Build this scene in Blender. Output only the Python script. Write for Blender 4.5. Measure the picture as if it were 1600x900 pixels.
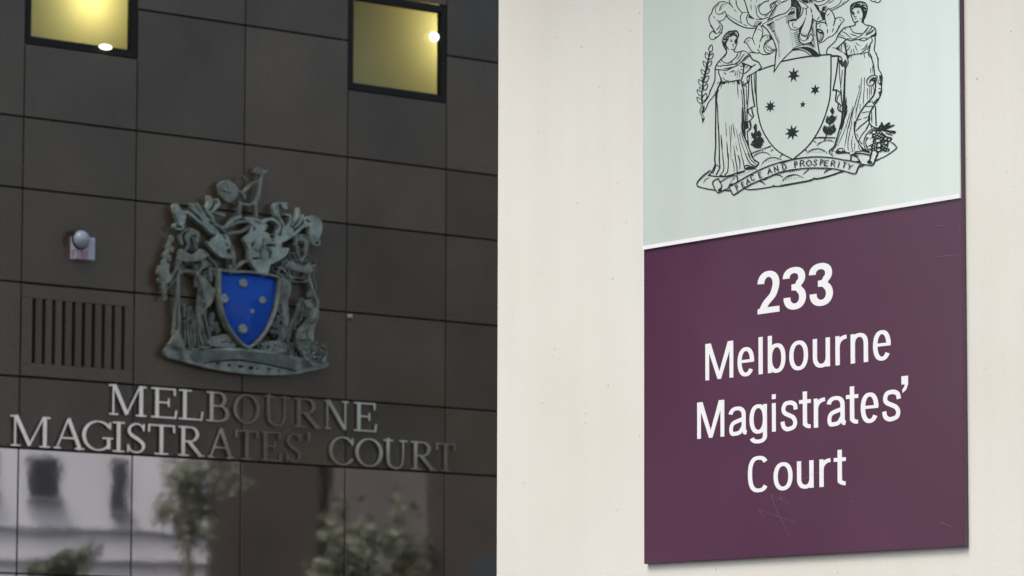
import bpy, bmesh, math, random
import numpy as np
from mathutils import Matrix, Vector
random.seed(7); rng = np.random.default_rng(7)
S = bpy.context.scene
for o in list(bpy.data.objects): bpy.data.objects.remove(o)

# ------------------------------------------------------------------ camera
F_PX, PITCH, ROLL, AZ_SIGN, AZ_WALL = 6407.475, 0.10741616, 0.00305990, -0.58956982, 0.83386440
CAM = np.array([0.0, 0.0, 1.6])
cp, sp = math.cos(PITCH), math.sin(PITCH)
Fv = np.array([0, cp, sp]); R0 = np.array([1.0, 0, 0]); U0 = np.array([0, -sp, cp])
Rv = math.cos(ROLL) * R0 + math.sin(ROLL) * U0
Uv = -math.sin(ROLL) * R0 + math.cos(ROLL) * U0
cam = bpy.data.cameras.new('camera'); camo = bpy.data.objects.new('camera', cam)
S.collection.objects.link(camo); S.camera = camo
camo.matrix_world = Matrix(((Rv[0], Uv[0], -Fv[0], 0), (Rv[1], Uv[1], -Fv[1], 0), (Rv[2], Uv[2], -Fv[2], 1.6), (0, 0, 0, 1)))
cam.sensor_width = 36; cam.lens = 36 * F_PX / 1600
cam.clip_start = 0.1; cam.clip_end = 3000
cam.dof.use_dof = True; cam.dof.focus_distance = 7.05; cam.dof.aperture_fstop = 25

# ------------------------------------------------------------------ light
tA = -np.array([math.sin(AZ_SIGN), math.cos(AZ_SIGN), 0]); nA = np.cross(tA, [0, 0, 1])
tB = np.array([math.sin(AZ_WALL), math.cos(AZ_WALL), 0]); nB = np.cross(tB, [0, 0, 1])
SUN_EL = math.radians(58)
SUN_AZ = math.radians(-119)
sdir = np.array([math.sin(SUN_AZ), math.cos(SUN_AZ), 0]) * math.cos(SUN_EL) + np.array([0, 0, math.sin(SUN_EL)])
W = bpy.data.worlds.new('World'); S.world = W; W.use_nodes = True
nt = W.node_tree; bg = nt.nodes['Background']
sky = nt.nodes.new('ShaderNodeTexSky'); sky.sky_type = 'NISHITA'; sky.sun_disc = False
sky.sun_elevation = SUN_EL; sky.sun_rotation = math.atan2(sdir[0], sdir[1])
sky.air_density = 1.0; sky.dust_density = 6.0; sky.ozone_density = 1.0
nt.links.new(sky.outputs[0], bg.inputs[0]); bg.inputs[1].default_value = 0.15
sl = bpy.data.lights.new('sun', 'SUN'); sl.energy = 1.3; sl.angle = math.radians(22); sl.color = (1.0, 0.975, 0.95)
so = bpy.data.objects.new('sun', sl); S.collection.objects.link(so)
so.rotation_euler = Vector(sdir).to_track_quat('Z', 'Y').to_euler()
S.view_settings.view_transform = 'Standard'; S.view_settings.look = 'None'
S.view_settings.exposure = 0.26; S.view_settings.gamma = 1.0
S.view_settings.use_curve_mapping = False

# ------------------------------------------------------------------ planes of the place
def ray(x, y): return Fv + Rv * (x - 800) / F_PX + Uv * (450 - y) / F_PX
PA = CAM + ray(1250, 600) * 7.0        # on the sign's face
PB = CAM + ray(380, 450) * 27.0        # on the dark stone facade
class Frame:
    def __init__(s, P, t, n):
        s.O = np.array([P[0], P[1], 0.0]); s.t = t; s.n = n
        s.M = Matrix(((t[0], 0, n[0], s.O[0]), (t[1], 0, n[1], s.O[1]), (0, 1, 0, 0), (0, 0, 0, 1)))
    def uv(s, x, y, off=0.0):
        d = ray(x, y); O = s.O + s.n * off
        k = ((O - CAM) @ s.n) / (d @ s.n); q = CAM + d * k
        return ((q - O) @ s.t, q[2])
    def uvs(s, P, off=0.0):
        P = np.asarray(P, float)
        d = Fv[None] + Rv[None] * (P[:, :1] - 800) / F_PX + Uv[None] * (450 - P[:, 1:2]) / F_PX
        O = s.O + s.n * off
        k = ((O - CAM) @ s.n) / (d @ s.n); q = CAM[None] + d * k[:, None]
        return np.stack([(q - O[None]) @ s.t, q[:, 2]], 1)
FA = Frame(PA, tA, nA); FB = Frame(PB, tB, nB)

# ------------------------------------------------------------------ object helpers
WM = {}
COL = S.collection
def tag(o, label=None, cat=None, group=None, kind=None):
    for k, v in (('label', label), ('category', cat), ('group', group), ('kind', kind)):
        if v: o[k] = v
    return o
def place(o, M, parent=None):
    COL.objects.link(o); WM[o.name] = M.copy()
    if parent is not None:
        o.parent = parent; o.matrix_parent_inverse = Matrix.Identity(4)
        o.matrix_basis = WM[parent.name].inverted() @ M
    else: o.matrix_basis = M
    return o
def empty(name, M, label, cat, group=None):
    return tag(place(bpy.data.objects.new(name, None), M), label, cat, group)
def at(Fr, u, v, z=0): return Fr.M @ Matrix.Translation((u, v, z))
def mesh_obj(name, verts, faces, M, mat, parent=None, smooth=False):
    me = bpy.data.meshes.new(name); me.from_pydata([tuple(map(float, v)) for v in verts], [], faces); me.update()
    bm = bmesh.new(); bm.from_mesh(me); bmesh.ops.recalc_face_normals(bm, faces=bm.faces); bm.to_mesh(me); bm.free()
    if smooth:
        for p in me.polygons: p.use_smooth = True
    o = bpy.data.objects.new(name, me)
    if mat: me.materials.append(mat)
    return place(o, M, parent)
class MB:
    def __init__(s): s.v = []; s.f = []
    def box(s, x0, y0, z0, x1, y1, z1, b=0.0):
        if b <= 0:
            i = len(s.v)
            s.v += [(x, y, z) for z in (z0, z1) for y in (y0, y1) for x in (x0, x1)]
            s.f += [tuple(i + k for k in q) for q in ((0, 2, 3, 1), (4, 5, 7, 6), (0, 1, 5, 4), (2, 6, 7, 3), (0, 4, 6, 2), (1, 3, 7, 5))]
        else:   # chamfer round the +z face
            i = len(s.v)
            for (a, z) in ((0, z0), (0, z1 - b), (b, z1)):
                s.v += [(x0 + a, y0 + a, z), (x1 - a, y0 + a, z), (x1 - a, y1 - a, z), (x0 + a, y1 - a, z)]
            s.f += [(i + 3, i + 2, i + 1, i), (i + 8, i + 9, i + 10, i + 11)]
            for L in (0, 4):
                for k in range(4):
                    s.f.append((i + L + k, i + L + (k + 1) % 4, i + L + 4 + (k + 1) % 4, i + L + 4 + k))
        return s
    def ring(s, x0, y0, x1, y1, w, z0, z1, wr=None):
        wr = wr or w
        s.box(x0, y0, z0, x0 + w, y1, z1); s.box(x1 - wr, y0, z0, x1, y1, z1)
        s.box(x0 + w, y0, z0, x1 - wr, y0 + w, z1); s.box(x0 + w, y1 - w, z0, x1 - wr, y1, z1)
        return s
    def make(s, name, M, mat, parent=None, smooth=False): return mesh_obj(name, s.v, s.f, M, mat, parent, smooth)
def dome(name, M, rx, ry, rz, mat, parent, n=20, m=8):
    v = [(0, 0, rz)]; f = []
    for j in range(1, m + 1):
        a = j / m * math.pi / 2
        for i in range(n):
            b = 2 * math.pi * i / n; v.append((rx * math.sin(a) * math.cos(b), ry * math.sin(a) * math.sin(b), rz * math.cos(a)))
    for i in range(n): f.append((0, 1 + i, 1 + (i + 1) % n))
    for j in range(m - 1):
        for i in range(n): f.append((1 + j * n + i, 1 + (j + 1) * n + i, 1 + (j + 1) * n + (i + 1) % n, 1 + j * n + (i + 1) % n))
    f.append(tuple(1 + (m - 1) * n + i for i in range(n))[::-1])
    return mesh_obj(name, v, f, M, mat, parent, True)

# ------------------------------------------------------------------ materials
def mat(name, col, rough=0.5, metal=0.0, spec=0.5, var=0.0, vscale=8.0, detail=4.0, bump=0.0, bscale=60.0, island=0.0,
        speck=0.0, spscale=300.0, streak=0.0, coat=0.0, rvar=0.0, vdist=0.0):
    m = bpy.data.materials.new(name); m.use_nodes = True
    n = m.node_tree.nodes; L = m.node_tree.links; b = n['Principled BSDF']
    b.inputs['Roughness'].default_value = rough; b.inputs['Metallic'].default_value = metal
    b.inputs['Specular IOR Level'].default_value = spec; b.inputs['Base Color'].default_value = (*col, 1)
    b.inputs['Coat Weight'].default_value = coat; b.inputs['Coat Roughness'].default_value = 0.08
    tc = n.new('ShaderNodeTexCoord'); fac = None
    def noise(sc, det=4.0, stretch=None, dist=0.0):
        t = n.new('ShaderNodeTexNoise'); t.inputs['Scale'].default_value = sc; t.inputs['Detail'].default_value = det
        t.inputs['Distortion'].default_value = dist
        if stretch:
            mp = n.new('ShaderNodeMapping'); mp.inputs['Scale'].default_value = stretch
            L.new(tc.outputs['Object'], mp.inputs[0]); L.new(mp.outputs[0], t.inputs['Vector'])
        else: L.new(tc.outputs['Object'], t.inputs['Vector'])
        return t.outputs['Fac']
    def scaled(src, amp, lo=0.3, hi=0.7):
        r = n.new('ShaderNodeMapRange'); r.inputs['From Min'].default_value = lo; r.inputs['From Max'].default_value = hi
        r.inputs['To Min'].default_value = 1 - amp; r.inputs['To Max'].default_value = 1 + amp; L.new(src, r.inputs['Value'])
        return r.outputs[0]
    def mul(a, c):
        if a is None: return c
        x = n.new('ShaderNodeMath'); x.operation = 'MULTIPLY'; L.new(a, x.inputs[0]); L.new(c, x.inputs[1]); return x.outputs[0]
    if var: fac = mul(fac, scaled(noise(vscale, detail, None, vdist), var))
    if streak: fac = mul(fac, scaled(noise(5.0, 5.0, (3.0, 0.25, 1.0)), streak))
    if speck: fac = mul(fac, scaled(noise(spscale, 2.0), speck, 0.35, 0.65))
    if island:
        g = n.new('ShaderNodeNewGeometry'); fac = mul(fac, scaled(g.outputs['Random Per Island'], island, 0, 1))
    if fac is not None:
        vm = n.new('ShaderNodeVectorMath'); vm.operation = 'SCALE'; vm.inputs[0].default_value = col
        L.new(fac, vm.inputs['Scale']); L.new(vm.outputs[0], b.inputs['Base Color'])
    if rvar:
        r = n.new('ShaderNodeMapRange'); r.inputs['From Min'].default_value = .2; r.inputs['From Max'].default_value = .8
        r.inputs['To Min'].default_value = max(0, rough - rvar); r.inputs['To Max'].default_value = rough + rvar
        L.new(noise(3.0, 5.0), r.inputs['Value']); L.new(r.outputs[0], b.inputs['Roughness'])
    if bump:
        bp = n.new('ShaderNodeBump'); bp.inputs['Strength'].default_value = 1.0; bp.inputs['Distance'].default_value = bump
        L.new(noise(bscale, 4.0), bp.inputs['Height']); L.new(bp.outputs[0], b.inputs['Normal'])
    return m
def emis(name, col, s):
    m = bpy.data.materials.new(name); m.use_nodes = True; b = m.node_tree.nodes['Principled BSDF']
    b.inputs['Base Color'].default_value = (*col, 1); b.inputs['Emission Color'].default_value = (*col, 1); b.inputs['Emission Strength'].default_value = s
    return m
def pane_mat():
    m = bpy.data.materials.new('window_glass'); m.use_nodes = True; n = m.node_tree.nodes; L = m.node_tree.links
    n.remove(n['Principled BSDF']); out = n['Material Output']
    t = n.new('ShaderNodeBsdfTransparent'); t.inputs[0].default_value = (.9, .92, .88, 1)
    g = n.new('ShaderNodeBsdfGlossy'); g.inputs['Roughness'].default_value = 0.02
    fr = n.new('ShaderNodeFresnel'); fr.inputs[0].default_value = 1.28
    mx = n.new('ShaderNodeMixShader'); L.new(fr.outputs[0], mx.inputs[0]); L.new(t.outputs[0], mx.inputs[1]); L.new(g.outputs[0], mx.inputs[2])
    L.new(mx.outputs[0], out.inputs[0]); return m
def concrete_mat():
    m = mat('pale_concrete', (.695, .712, .662), .75, var=.025, vscale=1.2, detail=8, bump=.00025, bscale=300, streak=.018, speck=.025, spscale=220, vdist=.2)
    n = m.node_tree.nodes; L = m.node_tree.links; b = n['Principled BSDF']
    src = b.inputs['Base Color'].links[0].from_socket; tc = n.new('ShaderNodeTexCoord')
    def pits(scale, thr, col, prev, rand):
        v = n.new('ShaderNodeTexVoronoi'); v.inputs['Scale'].default_value = scale; L.new(tc.outputs['Object'], v.inputs['Vector'])
        c = n.new('ShaderNodeMath'); c.operation = 'LESS_THAN'; L.new(v.outputs['Distance'], c.inputs[0])
        s = n.new('ShaderNodeSeparateColor'); L.new(v.outputs['Color'], s.inputs[0])
        r = n.new('ShaderNodeMapRange'); r.inputs['From Min'].default_value = rand; r.inputs['From Max'].default_value = 1; r.inputs['To Max'].default_value = thr
        L.new(s.outputs[0], r.inputs['Value']); L.new(r.outputs[0], c.inputs[1])
        f = n.new('ShaderNodeMath'); f.operation = 'MULTIPLY'; f.inputs[1].default_value = .6; L.new(c.outputs[0], f.inputs[0])
        mx = n.new('ShaderNodeMix'); mx.data_type = 'RGBA'; L.new(f.outputs[0], mx.inputs['Factor']); L.new(prev, mx.inputs['A']); mx.inputs['B'].default_value = (*col, 1)
        return mx.outputs['Result']
    src = pits(70, .16, (.25, .23, .2), src, .90)
    src = pits(45, .10, (.8, .8, .78), src, .92)
    # faint buff staining
    nz = n.new('ShaderNodeTexNoise'); nz.inputs['Scale'].default_value = 1.3; nz.inputs['Detail'].default_value = 5; L.new(tc.outputs['Object'], nz.inputs['Vector'])
    r = n.new('ShaderNodeMapRange'); r.inputs['From Min'].default_value = .45; r.inputs['From Max'].default_value = .75; r.inputs['To Max'].default_value = .4; L.new(nz.outputs['Fac'], r.inputs['Value'])
    mx = n.new('ShaderNodeMix'); mx.data_type = 'RGBA'; L.new(r.outputs[0], mx.inputs['Factor']); L.new(src, mx.inputs['A']); mx.inputs['B'].default_value = (.60, .56, .47, 1)
    L.new(mx.outputs['Result'], b.inputs['Base Color']); return m
M_conc = concrete_mat()
M_granite = mat('honed_granite', (.104, .080, .050), .22, spec=.7, var=.20, vscale=1.3, detail=7, island=.17, speck=.15, spscale=70, rvar=.08)
M_polish = mat('polished_dark_panel', (.72, .72, .745), .024, metal=1, bump=.00025, bscale=2.0, island=.04)
M_joint = mat('joint_backing', (.075, .066, .055), .8)  # even dark tone of the backing wall behind the open joints
M_frame = mat('dark_window_frame', (.018, .018, .015), .45, spec=.25, var=.1)
M_room = mat('cream_room_paint', (.66, .61, .30), .8)
M_glass = pane_mat()
M_spot = emis('spot_glow', (1, 1, .93), 2.0)
M_purple = mat('plum_enamel', (.086, .031, .070), .18, spec=.8, var=.06, vscale=3, detail=6, rvar=.10)
M_purple_edge = mat('plum_edge', (.13, .07, .085), .5, var=.1)
M_pale = mat('pale_green_glass', (.71, .84, .80), .12, spec=1.0, coat=1.0, var=.02, vscale=3, streak=.035, rvar=.08)
M_pale.node_tree.nodes['Principled BSDF'].inputs['Coat IOR'].default_value = 2.6
M_white = mat('white_vinyl', (.84, .87, .90), .4, var=.01)
M_ink = mat('dark_green_ink', (.012, .022, .023), .45, spec=.3)
M_scr = mat('scratch_mark', (.30, .20, .28), .6)
M_bronze = mat('weathered_bronze', (.23, .255, .205), .5, metal=.2, var=.45, vscale=14, detail=5, bump=.003, bscale=40)
M_bronze_b = mat('bright_verdigris', (.33, .40, .33), .5, metal=.15, var=.45, vscale=12, detail=5, bump=.003, bscale=40)
M_bronze_d = mat('dull_bronze', (.13, .14, .12), .5, metal=.3, var=.3, vscale=14, bump=.003, bscale=40)
M_blue = mat('blue_enamel', (.0, .085, .50), .22, spec=.35, var=.08, vscale=6)
M_steel = mat('brushed_steel_letter', (.86, .865, .85), .06, metal=1, var=.06, vscale=9)
M_plastic = mat('white_plastic', (.60, .60, .66), .35)
M_lens = mat('strobe_lens', (.42, .48, .52), .15, spec=.8)
M_red = mat('faded_red_print', (.42, .14, .2), .5)
M_zinc = mat('grey_metal_stud', (.45, .45, .42), .4, metal=.3)

# ------------------------------------------------------------------ 2-D outline engine: strokes -> field -> contours -> filled mesh
class Ras:
    def __init__(s, x0, y0, x1, y1, res=4.0):
        s.x0, s.y0, s.res = x0, y0, res
        s.w = int((x1 - x0) * res) + 2; s.h = int((y1 - y0) * res) + 2
        s.F = np.full((s.h, s.w), -9.0, np.float32)
    def sub(s, xa, ya, xb, yb):
        i0 = max(1, int((xa - s.x0) * s.res)); i1 = min(s.w - 1, int((xb - s.x0) * s.res) + 2)
        j0 = max(1, int((ya - s.y0) * s.res)); j1 = min(s.h - 1, int((yb - s.y0) * s.res) + 2)
        if i1 <= i0 or j1 <= j0: return None
        X = s.x0 + np.arange(i0, i1) / s.res; Y = s.y0 + np.arange(j0, j1) / s.res
        return (slice(j0, j1), slice(i0, i1)), X[None, :], Y[:, None]
    def put(s, sl, f, erase):
        if erase: s.F[sl] = np.minimum(s.F[sl], -f)
        else: s.F[sl] = np.maximum(s.F[sl], f)
    def stroke(s, P, Wd, erase=False, flat=False):
        P = np.asarray(P, float); n = len(P); Wd = np.broadcast_to(np.asarray(Wd, float), (n,)) / 2
        for i in range(n - 1):
            a, b = P[i], P[i + 1]; m = max(Wd[i], Wd[i + 1]) + 1.6
            q = s.sub(min(a[0], b[0]) - m, min(a[1], b[1]) - m, max(a[0], b[0]) + m, max(a[1], b[1]) + m)
            if q is None: continue
            sl, X, Y = q; d = b - a; L2 = d @ d
            if L2 < 1e-9: continue
            t = ((X - a[0]) * d[0] + (Y - a[1]) * d[1]) / L2; tc = np.clip(t, 0, 1)
            D = np.hypot(X - a[0] - tc * d[0], Y - a[1] - tc * d[1])
            f = Wd[i] + (Wd[i + 1] - Wd[i]) * tc - D
            if flat:
                for e, o_, wd in ((P[0], P[1], Wd[0]), (P[-1], P[-2], Wd[-1])):
                    dn = (e - o_) / math.hypot(*(e - o_)); near = np.hypot(X - e[0], Y - e[1]) < wd * 1.9
                    f = np.where(near, np.minimum(f, -((X - e[0]) * dn[0] + (Y - e[1]) * dn[1])), f)
            s.put(sl, f, erase)
    def poly(s, P, erase=False, grow=0.0):
        P = np.asarray(P, float); m = 1.6 + grow
        q = s.sub(P[:, 0].min() - m, P[:, 1].min() - m, P[:, 0].max() + m, P[:, 1].max() + m)
        if q is None: return
        sl, X, Y = q; D = np.full((Y.shape[0], X.shape[1]), 1e9); ins = np.zeros(D.shape, bool)
        for i in range(len(P)):
            a, b = P[i], P[(i + 1) % len(P)]; d = b - a; L2 = d @ d
            if L2 < 1e-12: continue
            t = np.clip(((X - a[0]) * d[0] + (Y - a[1]) * d[1]) / L2, 0, 1)
            D = np.minimum(D, np.hypot(X - a[0] - t * d[0], Y - a[1] - t * d[1]))
            if a[1] != b[1]:
                c = ((a[1] > Y) != (b[1] > Y)) & (X < (b[0] - a[0]) * (Y - a[1]) / (b[1] - a[1]) + a[0]); ins ^= c
        s.put(sl, np.where(ins, D, -D) + grow, erase)
    def loops(s, tol=0.06, minlen=6):
        F = s.F; w = s.w; B = (F > 0)
        c = B[:-1, :-1] * 1 + B[:-1, 1:] * 2 + B[1:, 1:] * 4 + B[1:, :-1] * 8
        T = {1: [(3, 0)], 2: [(0, 1)], 3: [(3, 1)], 4: [(1, 2)], 5: [(3, 0), (1, 2)], 6: [(0, 2)], 7: [(3, 2)], 8: [(2, 3)], 9: [(2, 0)],
             10: [(0, 1), (2, 3)], 11: [(2, 1)], 12: [(1, 3)], 13: [(1, 0)], 14: [(0, 3)]}
        def eid(e, j, i):
            if e == 0: return 2 * (j * w + i)
            if e == 2: return 2 * ((j + 1) * w + i)
            if e == 3: return 2 * (j * w + i) + 1
            return 2 * (j * w + i + 1) + 1
        nxt = {}
        for k, segs in T.items():
            J, I = np.nonzero(c == k)
            for (e0, e1) in segs:
                for a, b in zip(eid(e0, J, I).tolist(), eid(e1, J, I).tolist()): nxt[a] = b
        out = []
        while nxt:
            st, cur = nxt.popitem(); lp = [st]
            while cur != st:
                lp.append(cur)
                cur = nxt.pop(cur, None)
                if cur is None: break
            if cur is None or len(lp) < minlen: continue
            e = np.array(lp); q = e // 2; j = q // w; i = q % w; v = (e % 2).astype(bool)
            f0 = F[j, i]; f1 = np.where(v, F[np.minimum(j + 1, s.h - 1), i], F[j, np.minimum(i + 1, w - 1)])
            t = np.clip(f0 / (f0 - f1), .001, .999)
            x = i + np.where(v, 0, t); y = j + np.where(v, t, 0)
            P = np.stack([s.x0 + x / s.res, s.y0 + y / s.res], 1)
            P = simplify(P, tol)
            if len(P) >= 3: out.append(P)
        return out
def simplify(P, tol):
    n = len(P)
    if n < 8: return P
    keep = [0]; i = 0
    while i < n - 1:
        j = i + 2; last = i + 1
        while j < min(n, i + 40):
            a, b = P[i], P[j]; d = b - a; L = math.hypot(*d)
            Q = P[i + 1:j]
            if L < 1e-9: break
            if np.abs((Q[:, 0] - a[0]) * d[1] - (Q[:, 1] - a[1]) * d[0]).max() / L > tol: break
            last = j; j += 1
        keep.append(last); i = last
    if keep[-1] == n - 1 and len(keep) > 3 and np.hypot(*(P[n - 1] - P[0])) < tol: keep.pop()
    return P[keep]
def cr(P, k=6, closed=False):
    P = np.asarray(P, float); n = len(P)
    if n < 3: return P
    out = []
    R = range(n if closed else n - 1)
    for i in R:
        if closed: p0, p1, p2, p3 = P[i - 1], P[i], P[(i + 1) % n], P[(i + 2) % n]
        else: p0, p1, p2, p3 = P[max(i - 1, 0)], P[i], P[i + 1], P[min(i + 2, n - 1)]
        for t in np.arange(k) / k:
            out.append(.5 * ((2 * p1) + (p2 - p0) * t + (2 * p0 - 5 * p1 + 4 * p2 - p3) * t * t + (3 * p1 - p0 - 3 * p2 + p3) * t ** 3))
    if not closed: out.append(P[-1])
    return np.array(out)
def fill_obj(name, loops_uv, Fr, z, depth, m, parent=None, bevel=0.0):
    """loops (u,v) on a wall plane -> one solid cut-out of the given thickness, its back at height z over the plane"""
    cu = bpy.data.curves.new(name, 'CURVE'); cu.dimensions = '2D'; cu.fill_mode = 'BOTH'; cu.extrude = max(1e-5, depth / 2 - bevel)
    cu.bevel_depth = bevel; cu.bevel_resolution = 1
    if bevel: cu.offset = -bevel
    allp = np.concatenate(loops_uv); cx, cy = allp.mean(0)
    for P in loops_uv:
        sp_ = cu.splines.new('POLY'); sp_.points.add(len(P) - 1); sp_.use_cyclic_u = True
        co = np.zeros((len(P), 4), np.float32); co[:, 0] = P[:, 0] - cx; co[:, 1] = P[:, 1] - cy; co[:, 3] = 1
        sp_.points.foreach_set('co', co.ravel())
    t = bpy.data.objects.new('tmp', cu); COL.objects.link(t)
    dg = bpy.context.evaluated_depsgraph_get(); me = bpy.data.meshes.new_from_object(t.evaluated_get(dg)); me.name = name
    bpy.data.objects.remove(t); bpy.data.curves.remove(cu)
    me.materials.clear(); me.materials.append(m)
    me.polygons.foreach_set('use_smooth', [False] * len(me.polygons))
    return place(bpy.data.objects.new(name, me), at(Fr, cx, cy, z + depth / 2), parent)

def grid_fill_obj(name, r, mapf, Fr, z, depth, m, parent):
    '''the same kind of cut-out, filled cell by cell (safe for very intricate outlines)'''
    F = r.F; H, Wd = F.shape; V, Fc, idx = [], [], {}
    def px(j, i): return (r.x0 + i / r.res, r.y0 + j / r.res)
    def vid(key, p):
        if key not in idx: idx[key] = len(V); V.append(p)
        return idx[key]
    B = F > 0
    full = B[:-1, :-1] & B[:-1, 1:] & B[1:, 1:] & B[1:, :-1]; anyb = (B[:-1, :-1] | B[:-1, 1:] | B[1:, 1:] | B[1:, :-1]) & ~full
    sides = []
    for j, i in zip(*np.nonzero(anyb)):
        c = [(j, i), (j, i + 1), (j + 1, i + 1), (j + 1, i)]; poly = []; ent = []
        for k in range(4):
            a, b = c[k], c[(k + 1) % 4]; fa, fb = F[a], F[b]
            if fa > 0: poly.append(vid(a, px(*a)))
            if (fa > 0) != (fb > 0):
                t = float(fa / (fa - fb)); pa, pb = px(*a), px(*b); key = ('e',) + (min(a, b), max(a, b))
                v = vid(key, (pa[0] + (pb[0] - pa[0]) * t, pa[1] + (pb[1] - pa[1]) * t)); poly.append(v); ent.append((len(poly) - 1, fa > 0))
        if len(poly) >= 3: Fc.append(poly)
        for (q, out) in ent:
            if out: sides.append((poly[q], poly[(q + 1) % len(poly)]))
    for j in range(full.shape[0]):
        row = np.flatnonzero(np.diff(np.concatenate([[0], full[j].astype(np.int8), [0]])))
        for a, b in zip(row[::2], row[1::2]): Fc.append([vid((j, a), px(j, a)), vid((j, b), px(j, b)), vid((j + 1, b), px(j + 1, b)), vid((j + 1, a), px(j + 1, a))])
    uv = mapf(np.array(V)); n = len(uv); verts = [(u, v, depth) for u, v in uv] + [(u, v, 0) for u, v in uv]
    faces = [tuple(f[::-1]) for f in Fc] + [(a, b, b + n, a + n) for a, b in sides]
    me = bpy.data.meshes.new(name); me.from_pydata(verts, [], faces); me.update()
    bm = bmesh.new(); bm.from_mesh(me); bmesh.ops.delete(bm, geom=[v for v in bm.verts if not v.link_faces], context='VERTS'); bm.to_mesh(me); bm.free()
    me.materials.append(m)
    return place(bpy.data.objects.new(name, me), at(Fr, 0, 0, z), parent)

FRM = dict(F1=(1100, 0, 16), F2=(1180, 0, 16), F3=(1260, 0, 16), F4=(1300, 0, 16), F5=(1080, 40, 16), F6=(1180, 40, 16), F7=(1260, 40, 16),
           F8=(1310, 40, 16), G1=(1080, 85, 13.333), G2=(1290, 85, 13.333), G3=(1080, 140, 13.333), G4=(1290, 140, 13.333),
           G5=(1080, 190, 13.333), G6=(1290, 190, 13.333), H7=(1080, 240, 10), H8=(1220, 230, 8.889), SL=(1170, 180, 11.246),
           SR=(1280, 170, 11.25), OB=(1080, 60, 6.433), OV=(1070, 0, 4.571), D3=(230, 250, 5), D4=(230, 420, 5), SC=(1160, 740, 8), PX=(0, 0, 1))
class Mapped:
    '''the same drawing carried onto the other coat of arms by an affine map'''
    def __init__(s, r, A, ws, neg): s.r, s.A, s.ws, s.neg = r, A, ws, neg
    def m(s, P): P = np.asarray(P, float); return np.column_stack([P, np.ones(len(P))]) @ s.A
    def stroke(s, P, Wd, erase=False, flat=False): s.r.stroke(s.m(P), np.maximum(np.asarray(Wd) * s.ws, .7 if not s.neg else .45), erase=erase ^ s.neg)
    def poly(s, P, erase=False): s.r.poly(s.m(P), erase=erase ^ s.neg)
def draw(r, txt, A=None, ws=1.0, neg=False):
    fx, fy, fs = 0, 0, 1
    if A is not None:
        r = Mapped(r, A, ws, neg)
    for ln in txt.strip().replace(';', '\n').split('\n'):
        tk = ln.split()
        if not tk: continue
        if tk[0] in FRM: fx, fy, fs = FRM[tk[0]]; tk = tk[1:]
        if not tk: continue
        op = tk[0]; a = [float(t) for t in tk[1:]]
        def pts(v): v = np.array(v).reshape(-1, 2); return v / fs + np.array([fx, fy])
        if op in 'LSTE':
            w = a[0] / fs * (.93 if fs > 6 else 1); P = pts(a[1:])
            if op != 'S' : P = cr(P)
            Wd = np.full(len(P), w)
            if op == 'T': t = np.linspace(0, 1, len(P)); Wd = w * (0.25 + 0.75 * np.clip(3.2 * np.minimum(t, 1 - t), 0, 1)) if len(P) > 2 else w * np.linspace(1, .35, len(P))
            r.stroke(P, Wd * (1.35 if op == 'E' and fs > 6 else 1), erase=(op == 'E'))
        elif op in ('P', 'Q', 'X'):
            P = pts(a); P = cr(P, 4, True) if op == 'P' else P
            r.poly(P, erase=(op == 'X'))
        elif op in ('D', 'd', 'O'):
            if op == 'O': w = a[0] / fs; a = a[1:]
            if len(a) < 4: a.append(a[2])
            th = np.linspace(0, 2 * math.pi, 20, endpoint=False)
            P = np.stack([a[0] + a[2] * np.cos(th), a[1] + a[3] * np.sin(th)], 1) / fs + np.array([fx, fy])
            if op == 'O': r.stroke(np.vstack([P, P[:1]]), w)
            else: r.poly(P, erase=(op == 'd'))
        elif op == 'H':
            w, n = a[0] / fs, int(a[1]); x0, y0, x1, y1, dx, dy = a[2:8]
            for k in range(n):
                t = k / max(1, n - 1); p = (x0 + (x1 - x0) * t, y0 + (y1 - y0) * t)
                r.stroke(pts([p[0], p[1], p[0] + dx, p[1] + dy]), [w, w * .3])
        elif op == 'F':   # leaf outline: base, tip
            w = a[0] / fs; b0 = np.array(a[1:3]); b1 = np.array(a[3:5]); d = b1 - b0; nn = np.array([-d[1], d[0]]) * .23
            P = cr([b0, b0 + d * .3 + nn, b0 + d * .65 + nn * .9, b1, b0 + d * .65 - nn * .9, b0 + d * .3 - nn], 4, True) / fs + np.array([fx, fy])
            r.stroke(np.vstack([P, P[:1]]), w)
def star_pts(cx, cy, rx, ry, n, rot, inner=.45, shear=0.0):
    P = []
    for i in range(2 * n):
        a = rot + math.pi * i / n; k = 1 if i % 2 == 0 else inner
        x = rx * k * math.sin(a); y = -ry * k * math.cos(a); P.append((cx + x, cy + y + shear * x))
    return np.array(P)

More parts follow.
